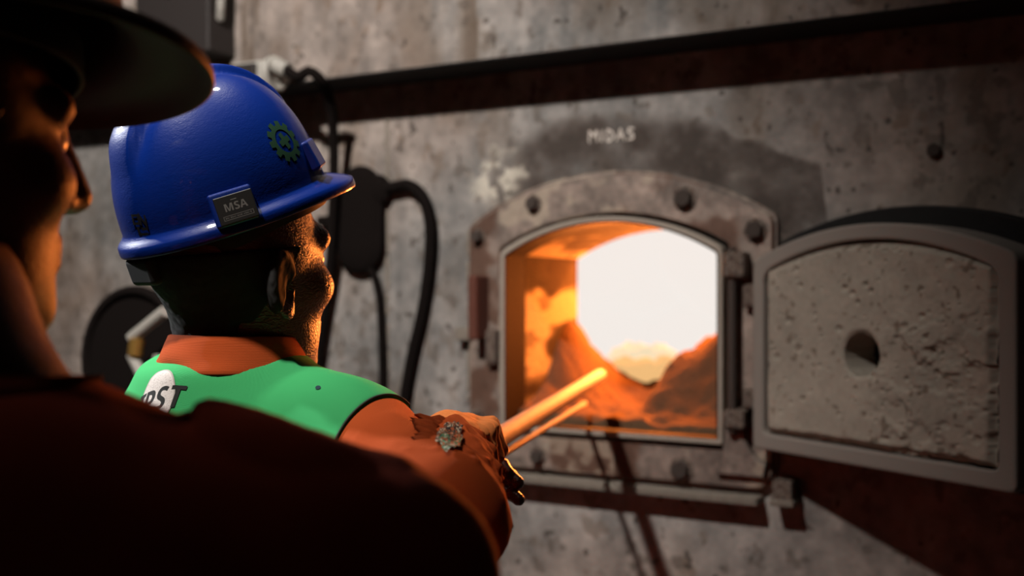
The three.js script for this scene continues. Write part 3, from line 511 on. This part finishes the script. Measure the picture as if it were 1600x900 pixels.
// hands: chains of joints with a radius; each finger keeps apart
function gripHand(c, axis, ref, wrist, r0, flip = 1) {   // closed round a bar through c along axis; ref points from the bar to the palm
  const A = V(...axis).normalize(), U = V(...ref).addScaledVector(A, -V(...ref).dot(A)).normalize(), S = A.clone().cross(U).multiplyScalar(flip), C = V(...c), list = [];
  const at = (al, r, s) => C.clone().addScaledVector(A, s).addScaledVector(U, Math.cos(al) * r).addScaledVector(S, Math.sin(al) * r).toArray();
  const sp = [-0.03, -0.0095, 0.0105, 0.03];
  sp.forEach((s, i) => { const k = [1, 1.06, 1.02, 0.9][i], rr = [0.0085, 0.009, 0.0088, 0.0078][i], j = [at(0.1, r0 + 0.016, s * 0.95), at(-0.85 * k, r0 + 0.017, s), at(-2.05 * k, r0 + 0.0095, s), at(-3.1 * k, r0 + 0.0085, s * 0.97)]; for (let q = 0; q < 3; q++) list.push([j[q], j[q + 1], rr * (1.08 - 0.08 * q), rr * (1 - 0.08 * q), i]); });
  for (const s of [-0.026, -0.008, 0.01, 0.027]) list.push([at(0.1, r0 + 0.016, s), V(...wrist).lerp(V(...at(0.5, r0 + 0.03, s)), 0.35).toArray(), 0.012, 0.014, 9]);
  const th = [at(1.1, r0 + 0.03, 0.03), at(1.5, r0 + 0.016, 0.042), at(2.3, r0 + 0.011, 0.05), at(3.0, r0 + 0.01, 0.052)]; for (let q = 0; q < 3; q++) list.push([th[q], th[q + 1], 0.0125 - 0.0015 * q, 0.011 - 0.0015 * q, 8]);
  list.push([V(...wrist).toArray(), at(0.6, r0 + 0.028, 0), 0.024, 0.019, 9]);
  return list;
}
function openHand(knuckles, tips, wrist, thumb) {
  const list = [];
  knuckles.forEach((k, i) => { const K = V(...k), T = V(...tips[i]), r = [0.0086, 0.009, 0.0086, 0.0075][i], bend = V(0.002, 0.006, -0.006), p1 = K.clone().lerp(T, 0.42).add(bend), p2 = K.clone().lerp(T, 0.75).addScaledVector(bend, 0.7), c = [K, p1, p2, T].map((p) => p.toArray()); for (let q = 0; q < 3; q++) list.push([c[q], c[q + 1], r * (1.06 - 0.08 * q), r * (0.98 - 0.08 * q), i]); list.push([V(...wrist).lerp(K, 0.3).toArray(), k, 0.014, 0.0115, 9]); });
  for (let q = 0; q + 1 < thumb.length; q++) list.push([thumb[q], thumb[q + 1], 0.0135 - 0.0018 * q, 0.0118 - 0.0018 * q, 8]);
  list.push([wrist, V(...wrist).lerp(V(...knuckles[1]), 0.4).toArray(), 0.023, 0.02, 9]);
  return list;
}
function handMesh(list, forearm, creases = 0) {
  const f = (x, y, z) => {
    const by = {}; for (const [a, b, ra, rb, i] of list) { const d = cap(x, y, z, a, b, ra, rb); by[i] = by[i] === undefined ? d : smin(by[i], d, i === 9 ? 0.012 : 0.004); }
    let d = cap(x, y, z, forearm[0], forearm[1], 0.032, 0.024); if (by[9] !== undefined) d = smin(d, by[9], 0.02);
    let fingers = 1; for (const k of [0, 1, 2, 3, 8]) if (by[k] !== undefined) fingers = Math.min(fingers, by[k]);
    d = smin(d, fingers, 0.006); return creases && Math.abs(d) < 0.01 ? d - creases * 0.4 + creases * Math.abs(noise3(x * 70, y * 70, z * 70, 19) - 0.5) * 1.6 : d;
  };
  const pts = list.flatMap(([a, b]) => [a, b]).concat([forearm[1]]), lo = [0, 1, 2].map((k) => Math.min(...pts.map((p) => p[k])) - 0.04), hi = [0, 1, 2].map((k) => Math.max(...pts.map((p) => p[k])) + 0.04);
  return nets(f, lo, hi, 0.0028);
}
const PIPE = { a: [0.262, 1.326, 1.0], b: [-0.066, 1.33, -0.06], r: 0.0125 }, ROD = { a: [0.235, 1.309, 0.9], b: [-0.094, 1.275, -0.05], r: 0.0048 };
{
  const place = (g, p, psi, pitch) => { const q = g.clone(); q.applyMatrix4(new THREE.Matrix4().compose(p, new THREE.Quaternion().setFromEuler(new THREE.Euler(pitch, psi, 0, 'YXZ')), V(1, 1, 1))); return q; };
  const coarse = nets((x, y, z) => {
    let d = torsoField(x, y, z, -0.012); for (const s of ['r', 'l']) d = smin(d, smin(cap(x, y, z, SH[s], EL[s], 0.05, 0.042), cap(x, y, z, EL[s], WR[s], 0.04, 0.027), 0.02), 0.03);
    const a = Math.abs(x); d = smin(d, smin(cap(a, y, z, [0.09, 0.9, 0.99], [0.1, 0.5, 0.98], 0.08, 0.055), cap(a, y, z, [0.1, 0.5, 0.98], [0.11, 0.09, 1.0], 0.055, 0.035), 0.03), 0.05); d = smin(d, cap(a, y, z, [0.11, 0.05, 1.02], [0.13, 0.035, 0.86], 0.035, 0.03), 0.03); return smin(d, cap(x, y, z, [0, 1.35, 0.995], [0, 1.46, 0.99], 0.055), 0.04);
  }, [-0.35, 0, 0.75], [0.45, 1.52, 1.25], 0.018);
  const rd = V(...PIPE.b).sub(V(...PIPE.a)).normalize().toArray(), at = V(...PIPE.a).lerp(V(...PIPE.b), 0.105).toArray();
  const right = handMesh(gripHand(at, rd, [-0.3, 1, 0.1], [0.25, 1.345, 0.952], PIPE.r, -1), [EL.r, WR.r], 0.0035);
  const left = handMesh(openHand([[0.186, 1.306, 0.822], [0.19, 1.29, 0.822], [0.19, 1.274, 0.826], [0.184, 1.259, 0.833]], [[0.241, 1.299, 0.838], [0.251, 1.289, 0.835], [0.255, 1.272, 0.84], [0.236, 1.256, 0.846]], [0.118, 1.276, 0.845], [[0.14, 1.295, 0.852], [0.165, 1.318, 0.86], [0.19, 1.328, 0.85], [0.212, 1.332, 0.838]]), [EL.l, WR.l]);
  part('body', mergeGeometries([coarse, place(headGeometry, HEAD, PSI, -0.1), left]), M.skin, worker);
  part('glove', right, M.glove, worker, 'orange cloth work glove gripping the pipe');
  const headAt = (o, p, psi, pitch) => { o.position.copy(p); o.rotation.set(pitch, psi, 0, 'YXZ'); return o; };
  headAt(part('hair', hairGeometry, M.hair, worker), HEAD, PSI, -0.1);
  for (const s of [-1, 1]) { const g = eyeGeometry.clone(); g.translate(s * 0.031, 0.018, 0.074); headAt(part('eye', g, eyeWhite, worker), HEAD, PSI, -0.1); }
  part('coverall_jacket', nets(jacketField, [-0.34, 0.9, 0.7], [0.44, 1.48, 1.22], 0.0043), M.orange, worker, 'orange coverall jacket with folded sleeves');
  part('trousers', nets((x, y, z) => { const a = Math.abs(x); let d = smin(ell(x, y, z, [0, 0.95, 0.995], [0.18, 0.12, 0.14]), smin(cap(a, y, z, [0.09, 0.9, 0.99], [0.105, 0.5, 0.98], 0.1, 0.075), cap(a, y, z, [0.105, 0.5, 0.98], [0.115, 0.09, 1.0], 0.075, 0.065), 0.03), 0.05); return d + 0.008 * (noise3(x * 12, y * 14, z * 12, 4) - 0.5); }, [-0.32, 0.0, 0.75], [0.32, 1.1, 1.2], 0.014), M.orange, worker);
  for (const s of [-1, 1]) part('boot', nets((x, y, z) => Math.max(smin(cap(x, y, z, [s * 0.115, 0.12, 1.0], [s * 0.115, 0.05, 1.0], 0.052), ell(x, y, z, [s * 0.125, 0.04, 0.9], [0.05, 0.055, 0.14]), 0.04), 0.002 - y), [s * 0.12 - 0.09, -0.01, 0.72], [s * 0.12 + 0.09, 0.22, 1.1], 0.008), M.boot, worker);
  // collar: stand and fall, one folded band round the neck, open at the throat
  const collar = grid(72, 22, (u, v) => {
    const th = lerp(0.22, Math.PI * 2 - 0.22, u), back = 0.5 + 0.5 * -Math.cos(th), wob = 0.004 * Math.sin(th * 3 + 1) + 0.003 * Math.sin(th * 5);
    const prof = [[0.063, -0.012], [0.061, 0.008], [0.0605, 0.02], [0.0625, 0.0262], [0.067, 0.026], [0.0715, 0.015], [0.077, 0.0], [0.081 + wob, -0.012], [0.0805 + wob, -0.0155], [0.077 + wob, -0.0135], [0.072, 0.0]], f = v * (prof.length - 1), i = Math.min(Math.floor(f), prof.length - 2), q = f - i, r = lerp(prof[i][0], prof[i + 1][0], q), h = lerp(prof[i][1], prof[i + 1][1], q);
    const point = 0.02 * sstep(0.12, 0, Math.min(u, 1 - u)) * (v > 0.5 ? 1 : 0);
    return [0.002 + r * Math.sin(th) * 1.0, 1.424 + h * 0.92 + 0.004 * back - point, 1.006 - r * Math.cos(th) * 0.98, u * 0.4, v * 0.1];
  });
  const cl = part('collar', collar, M.orange, worker, 'ribbed orange collar');
  // green yoke laid over the shoulders and the upper back
  const axis = (u) => { const x = lerp(-0.2, 0.212, u); return [x - 0.012, 1.266 + 0.055 * (x < 0 ? -0.5 : 1) * Math.min(1, Math.abs(x) / 0.2), 1.0 + (x > 0.1 ? (x - 0.1) * 0.12 : 0)]; };
  const yokeAt = (u, a, lift) => {
    const o = axis(u), skew = u > 0.8 ? (u - 0.8) * 0.16 * (a / 1.6) : 0, d = V(skew, Math.cos(a), Math.sin(a)).normalize(), p = outward(jacketSolid, o, d.toArray());
    return [p[0] + d.x * lift, p[1] + d.y * lift, p[2] + d.z * lift];
  };
  const yoke = grid(90, 60, (u, v) => { const edge = Math.min(u, 1 - u, v, 1 - v), a = lerp(-0.75, 1.75, v); const p = yokeAt(u, a, edge < 1e-6 ? -0.002 : 0.0026); return [...p, u * 0.43, v * 0.35]; });
  { const ia = yoke.index.array; for (let i = 0; i < ia.length; i += 3) { const t = ia[i]; ia[i] = ia[i + 1]; ia[i + 1] = t; } yoke.computeVertexNormals(); }
  const y = part('yoke', yoke, M.green, worker, 'green cloth yoke across the shoulders');
  part('seam', tube(Array.from({ length: 26 }, (_, i) => yokeAt(0.993, lerp(-0.7, 1.7, i / 25), 0.003)), 0.0011, 80, 6), M.thread, y);
  const sheet = (uc, ac, w, h, roll, lift) => grid(14, 14, (p, q) => { const a = (p - 0.5) * w, b = (q - 0.5) * h, X = a * Math.cos(roll) - b * Math.sin(roll), Y = a * Math.sin(roll) + b * Math.cos(roll); return yokeAt(uc + X / 0.427, ac - Y / 0.14, lift); });
  const emblem = picture(512, 512, (c, w, h) => {
    c.clearRect(0, 0, w, h); c.fillStyle = '#cfc7c2'; c.beginPath(); c.ellipse(250, 256, 150, 190, 0.1, 0, 7); c.fill(); c.strokeStyle = '#a9a29d'; c.lineWidth = 10; c.stroke();
    const r = rng(9); for (let i = 0; i < 1500; i++) { const a = r() * 7, q = Math.sqrt(r()); c.fillStyle = r() < 0.5 ? 'rgba(120,112,108,.35)' : 'rgba(240,235,230,.35)'; c.fillRect(250 + Math.cos(a) * q * 140, 256 + Math.sin(a) * q * 178, 9, 2); }
    c.fillStyle = '#0c0d0c'; c.font = 'italic bold 205px sans-serif'; c.textBaseline = 'middle'; c.translate(250, 262); c.rotate(-0.09); [['I', -205], ['P', -142], ['S', -22], ['T', 92]].forEach(([l, x]) => c.fillText(l, x, 0));
  });
  part('emblem', sheet(0.495, 0.7, 0.078, 0.056, 0.0, 0.0036), decalMat(emblem, 0.8), y, 'round white embroidered emblem with black letters IPST');
  part('stain', sheet(0.86, 0.32, 0.008, 0.01, 0.3, 0.0033), decalMat(picture(64, 64, (c) => { c.fillStyle = '#10303a'; c.beginPath(); c.ellipse(32, 32, 24, 26, 0, 0, 7); c.fill(); }), 0.9), y, 'small dark ink spot');
  // frayed embroidered patch on the upper arm
  {
    const a = V(...EL.r), b = V(...WR.r), ax = b.clone().sub(a).normalize(), up = V(0, 1, 0).addScaledVector(ax, -ax.y).normalize(), side = ax.clone().cross(up).normalize();
    const on = (s, al, lift) => { const o = a.clone().lerp(b, s), d = up.clone().multiplyScalar(Math.cos(al)).addScaledVector(side, Math.sin(al)), p = outward(jacketSolid, o.toArray(), d.toArray(), 0.14); return [p[0] + d.x * lift, p[1] + d.y * lift, p[2] + d.z * lift]; };
    const badge = picture(256, 256, (c) => {   // ragged outline; green and white threads above, beige, black and orange below
      const r = rng(4); c.clearRect(0, 0, 256, 256); c.beginPath(); for (let i = 0; i < 40; i++) { const t = i / 40 * Math.PI * 2, q = 0.82 + 0.3 * r(); c.lineTo(128 + Math.cos(t) * 96 * q, 128 + Math.sin(t) * 112 * q); } c.closePath(); c.fillStyle = '#5a3a28'; c.fill(); c.save(); c.clip();
      for (let i = 0; i < 2200; i++) { const y = r() * 256, x = r() * 256, up = x < 110 + 30 * Math.sin(y * 0.05); c.fillStyle = (up ? ['#3f9d72', '#c9c4ae', '#7a4a2c', '#b4552a', '#2f6a50'] : ['#c9b49a', '#14100e', '#14100e', '#b4552a', '#8a5a3a'])[Math.floor(r() * 5)]; c.fillRect(x, y, 3 + 3 * r(), 8 + 8 * r()); } c.restore();
    });
    part('sleeve_patch', grid(14, 14, (u, v) => on(lerp(-0.12, 0.72, u), lerp(-0.16, 0.3, v), 0.004)), decalMat(badge, 0.9), worker, 'worn embroidered patch on the sleeve');
    part('frayed_hem', grid(120, 6, (u, v) => { const w = v * 2 * Math.PI, rag = 0.4 + 1.2 * fbm(u * 22, 3, 131, 3), tall = 0.011 * rag * Math.sin(Math.PI * clamp(u * 1.02)); return on(lerp(0.85, 0.2, u), -0.3 + 0.3 * (fbm(u * 9, 9, 132, 3) - 0.5) + 0.13 * Math.cos(w) * rag, -0.001 + tall * (0.5 - 0.5 * Math.cos(w + 0.9 * Math.sin(u * 40)))); }), M.orange, worker, 'raised frayed edge of torn cloth on the sleeve');
  }
}
{
  const H = { rx: 0.0985, rf: 0.107, rr: 0.118, h: 0.139, ridge: 0.006, lip: 0.009, visor: 0.027 };
  const h = group('hard_hat', 'glossy blue hard hat with centre ridge worn by the worker at the furnace', 'hard hat');
  h.position.set(-0.009, 1.593, 1.001); h.rotation.set(-0.37, HATPSI, 0, 'YXZ');
  part('shell', hatGeometry(H), M.blue, h);
  const bandShape = grid(60, 6, (u, v) => { const t = u * Math.PI * 2, k = 0.7 + 0.0 * v, r = [0.0, 0.0, 0.004, 0.004, 0.004, 0.0, 0.0][Math.round(v * 6)]; return [(0.088 + r) * Math.sin(t), [-0.004, -0.03, -0.03, -0.017, -0.004, -0.004, -0.004][Math.round(v * 6)] - 0.012 * Math.max(0, -Math.cos(t)), (0.104 + r) * Math.cos(t) - 0.006]; }, true);
  part('headband', bandShape, M.band, h, 'black suspension headband');
  part('ratchet', box(0.05, 0.03, 0.016, 0, -0.036, -0.116, 0.006), M.band, h);
  // accessory slots and the badge on the side
  const slot = (theta, t, w, hh, d, mat, name, label) => { const p = V(...hatDome(theta, t, H)), g = box(w, hh, d, 0, 0, 0, 0.003), m = part(name, g, mat, h, label); m.position.copy(p); m.rotation.set(0, theta, 0, 'YXZ'); m.rotateX(-0.22); return m; };
  slot(-0.85, 0.9, 0.03, 0.032, 0.012, M.blue, 'accessory_slot');
  slot(0.85, 0.9, 0.03, 0.032, 0.012, M.blue, 'accessory_slot');
  const TB = -2.08;
  const b = slot(TB, 0.985, 0.043, 0.035, 0.012, M.blue, 'badge_holder'); b.translateZ(0.002);
  const msa = picture(512, 400, (c, w, q) => { c.fillStyle = '#14120f'; c.fillRect(0, 0, w, q); c.fillStyle = '#66635e'; c.font = 'bold 150px sans-serif'; c.textAlign = 'center'; c.textBaseline = 'middle'; c.fillText('MSA', w / 2, 170, 380); c.fillRect(w / 2 - 40, 70, 80, 12); c.strokeStyle = '#5a5752'; c.lineWidth = 9; c.strokeRect(64, 284, 392, 56); c.fillStyle = '#5a5752'; for (let k = 0; k < 16; k++) c.fillRect(84 + k * 22, 300 + (k % 3) * 3, k % 4 === 2 ? 6 : 15, 22 - (k % 3) * 4); });
  const plate = part('badge', box(0.038, 0.028, 0.004, 0, 0, 0, 0.001), std({ map: msa, roughness: 0.5 }), b, 'black badge lettered MSA'); plate.geometry.attributes.uv && (() => { const g = plate.geometry, p = g.attributes.position, uv = g.attributes.uv; for (let i = 0; i < p.count; i++) uv.setXY(i, p.getX(i) / 0.038 + 0.5, p.getY(i) / 0.028 + 0.5); })(); plate.position.set(0.002, -0.002, 0.0072);
  const gear = picture(512, 512, (c) => { c.clearRect(0, 0, 512, 512); c.translate(256, 256); c.fillStyle = '#08371f'; c.beginPath(); for (let i = 0; i < 11; i++) { const a = i / 11 * Math.PI * 2, w = 0.14; for (const [da, r] of [[-w * 1.5, 190], [-w, 245], [w, 245], [w * 1.5, 190]]) c.lineTo(Math.cos(a + da) * r, Math.sin(a + da) * r); } c.closePath(); c.moveTo(135, 0); c.arc(0, 0, 135, 0, Math.PI * 2, true); c.closePath(); c.fill('evenodd'); c.fillRect(-32, -95, 64, 190); c.fillRect(-95, -32, 190, 64); });
  part('gear_emblem', hatDecal(H, -1.25, 0.79, 0.043, 0.048, 0.25), decalMat(gear, 0.6), h, 'dark green gear emblem with a cross');
  const sni = picture(256, 256, (c) => { c.clearRect(0, 0, 256, 256); c.strokeStyle = c.fillStyle = '#07080d'; c.lineWidth = 26; c.strokeRect(26, 30, 90, 80); c.lineWidth = 24; c.beginPath(); c.moveTo(140, 130); c.lineTo(140, 30); c.lineTo(215, 130); c.lineTo(215, 30); c.stroke(); c.fillRect(60, 140, 40, 90); c.fillRect(60, 205, 150, 28); c.fillRect(130, 150, 90, 30); });
  part('mark', hatDecal(H, -2.95, 0.96, 0.023, 0.026, -0.1), decalMat(sni, 0.6), h, 'small black approval mark');
}
{
  const p = group('steel_pipe', 'thick hot steel pipe reaching from the gripping hand into the fire', 'pipe'); part('pipe_body', bar(PIPE.a, PIPE.b, PIPE.r, 28), M.steelBar, p);
  part('pipe_coupling', bar(V(...PIPE.a).lerp(V(...PIPE.b), 0.02).toArray(), V(...PIPE.a).lerp(V(...PIPE.b), 0.045).toArray(), PIPE.r + 0.003, 28), M.steelBar, p);
  const r = group('steel_rod', 'thin steel rod under the thick pipe, resting in the furnace mouth', 'rod'); part('rod_body', bar(ROD.a, ROD.b, ROD.r, 16), M.steelBar, r);
  const s = new THREE.TorusGeometry(0.014, 0.0045, 10, 24); s.rotateY(Math.PI / 2); s.translate(...V(...ROD.a).add(V(0.006, 0, 0.016)).toArray()); part('rod_eye', s, M.steelBar, r);
}

// ------------------------------------------------------------------ the onlooker in front of the camera
{
  const N = V(0.214, 1.43, 1.453), HD = V(0.130, 1.58, 1.431), psi = 2.95, hatPsi = 2.523;
  const o = group('person', 'onlooker in dark hard hat and rust coverall standing close, seen from behind', 'person');
  const R = V(0.870, 0, -0.493), F = V(-0.493, 0, -0.870), at = (r, y, f) => N.clone().addScaledVector(R, r).addScaledVector(F, f).setY(y).toArray();
  const sr = at(0.262, 1.327, -0.01), sl = at(-0.2, 1.312, 0.0), er = at(0.315, 1.06, 0.02), el = at(-0.25, 1.06, 0.04), wr = at(0.25, 0.84, 0.14), wl = at(-0.24, 0.84, 0.16), c0 = at(0, 1.2, -0.01), c1 = at(0, 0.95, 0), nb = N.toArray();
  const L = (x, y, z) => { const a = x - N.x, b = z - N.z; return [a * R.x + b * R.z, y, a * F.x + b * F.z]; };
  const torso = (x, y, z, g) => { const [a, b, c] = L(x, y, z); let d = ell(a, b, c, [0, 1.22, -0.01], [0.185 + g, 0.22, 0.125 + g]); d = smin(d, cap(Math.abs(a), b, c, [0, 1.368, 0], [0.2, 1.322, -0.005], 0.06 + g, 0.052 + g), 0.06); d = smin(d, cap(Math.abs(a), b, c, [0, 1.386, 0], [0.14, 1.325, 0], 0.052 + g, 0.04 + g), 0.05); return smin(d, ell(a, b, c, [0, 1.0, 0], [0.17 + g, 0.2, 0.12 + g]), 0.08); };
  const coarse = nets((x, y, z) => {
    let d = torso(x, y, z, -0.014); d = smin(d, smin(cap(x, y, z, sr, er, 0.05, 0.042), cap(x, y, z, er, wr, 0.04, 0.028), 0.02), 0.03); d = smin(d, smin(cap(x, y, z, sl, el, 0.05, 0.042), cap(x, y, z, el, wl, 0.04, 0.028), 0.02), 0.03);
    for (const [p, q] of [[at(0.09, 0.9, 0), at(0.1, 0.08, 0)], [at(-0.09, 0.9, 0), at(-0.1, 0.08, 0)]]) d = smin(d, cap(x, y, z, p, q, 0.08, 0.04), 0.04); d = smin(d, cap(x, y, z, nb, HD.clone().add(V(0, -0.05, 0)).toArray(), 0.056, 0.056), 0.04); return d;
  }, [-0.2, 0, 1.0], [0.75, 1.58, 1.85], 0.02);
  const hand = (w, s) => { const k = [0, 1, 2, 3].map((i) => { const p = V(...w).addScaledVector(F, -0.03 + 0.02 * i).add(V(0, -0.08, 0)); return p.toArray(); }), t = k.map((p, i) => V(...p).add(V(0, -0.07 - [0, 0.008, 0.005, -0.01][i], 0)).addScaledVector(R, -0.015 * s).toArray()); return handMesh(openHand(k, t, w, [V(...w).addScaledVector(F, 0.025).add(V(0, -0.03, 0)).toArray(), V(...w).addScaledVector(F, 0.045).add(V(0, -0.06, 0)).toArray(), V(...w).addScaledVector(F, 0.05).add(V(0, -0.1, 0)).toArray()]), [V(...w).add(V(0, 0.08, 0)).toArray(), w]); };
  const q = headGeometry.clone(); q.applyMatrix4(new THREE.Matrix4().compose(HD, new THREE.Quaternion().setFromEuler(new THREE.Euler(-0.05, psi, 0, 'YXZ')), V(1, 1, 1)));
  part('body', mergeGeometries([coarse, q, hand(wr, 1), hand(wl, -1)]), M.skinDark, o);
  for (const s of [-1, 1]) { const g = eyeGeometry.clone(); g.translate(s * 0.031, 0.018, 0.074); const e = part('eye', g, eyeWhite, o); e.position.copy(HD); e.rotation.set(-0.05, psi, 0, 'YXZ'); }
  const hr = part('hair', hairGeometry, M.hair, o); hr.position.copy(HD); hr.rotation.set(-0.05, psi, 0, 'YXZ');
  part('coverall_jacket', nets((x, y, z) => {
    let d = torso(x, y, z, 0.01); d = smin(d, smin(cap(x, y, z, sr, er, 0.062, 0.06), cap(x, y, z, er, wr, 0.06, 0.046), 0.02), 0.04); d = smin(d, smin(cap(x, y, z, sl, el, 0.072, 0.062), cap(x, y, z, el, wl, 0.06, 0.046), 0.02), 0.04);
    { const [a, b, c] = L(x, y, z); d = smin(d, smax(cap(a, b, c, [-0.02, 1.447, 0.015], [0.25, 1.363, 0.01], 0.032, 0.034), -(a - 0.0) * 0.95 - (b - 1.42) * 0.3 + 0.135, 0.003), 0.006); }
    if (Math.abs(d) < 0.03) d += 0.008 * (noise3(x * 14, y * 10, z * 14, 15) - 0.5) + 0.004 * (noise3(x * 34, y * 30, z * 34, 16) - 0.5);
    d = smax(d, -cap(x, y, z, [N.x, 1.36, N.z], [N.x - 0.03, 1.62, N.z - 0.01], 0.062), 0.01); return smax(d, 0.88 - y, 0.01);
  }, [-0.15, 0.8, 1.0], [0.72, 1.54, 1.8], 0.0085), M.darkCloth, o, 'rust coloured coverall jacket');
  part('trousers', nets((x, y, z) => { const [a, b, c] = L(x, y, z), s = Math.abs(a); return smin(ell(a, b, c, [0, 0.94, 0], [0.18, 0.12, 0.14]), cap(s, b, c, [0.09, 0.88, 0], [0.105, 0.09, 0], 0.1, 0.065), 0.05); }, [-0.1, 0.0, 1.15], [0.56, 1.1, 1.75], 0.016), M.darkCloth, o);
  for (const s of [-1, 1]) part('boot', nets((x, y, z) => { const [a, b, c] = L(x, y, z); return Math.max(smin(cap(a, b, c, [s * 0.105, 0.12, 0], [s * 0.105, 0.05, 0], 0.052), ell(a, b, c, [s * 0.11, 0.04, 0.09], [0.05, 0.055, 0.14]), 0.04), 0.002 - b); }, [-0.15, -0.01, 1.05], [0.6, 0.22, 1.75], 0.01), M.boot, o);
  // stand-up collar with a corner that shows against the green yoke
  part('collar', grid(64, 10, (u, v) => { const t = lerp(0.5, Math.PI * 2 - 0.5, u), r = lerp(0.064, 0.072, v), back = 0.5 - 0.5 * Math.cos(t), X = Math.sin(t) * r * 1.15, Z = Math.cos(t) * r, h = v < 0.5 ? v * 0.1 : (1 - v) * 0.1; return N.clone().addScaledVector(R, X).addScaledVector(F, Z).setY(1.392 + h + 0.01 * back).toArray(); }), M.darkCloth, o);
  const H = { rx: 0.114, rf: 0.13, rr: 0.134, h: 0.15, ridge: 0.003, lip: 0.009, visor: 0.05 };
  const hat = group('hard_hat', 'dark brown hard hat with visor on the onlooker, out of focus at upper left', 'hard hat');
  hat.position.copy(HD).add(V(0, 0.088, 0)); hat.rotation.set(-0.02, hatPsi, -0.2, 'YXZ');
  part('shell', hatGeometry(H), M.hatBrown, hat); part('headband', grid(48, 4, (u, v) => { const t = u * Math.PI * 2, r = [0, 0, 0.004, 0.004, 0][Math.round(v * 4)]; return [(0.088 + r) * Math.sin(t), [-0.004, -0.028, -0.028, -0.004, -0.004][Math.round(v * 4)], (0.104 + r) * Math.cos(t) - 0.006]; }, true), M.band, hat);
}
shadowed(scene);
scene.traverse((m) => { if (m.isMesh && /flame|bulb/.test(m.name)) m.castShadow = false; });
renderer.render(scene, camera);
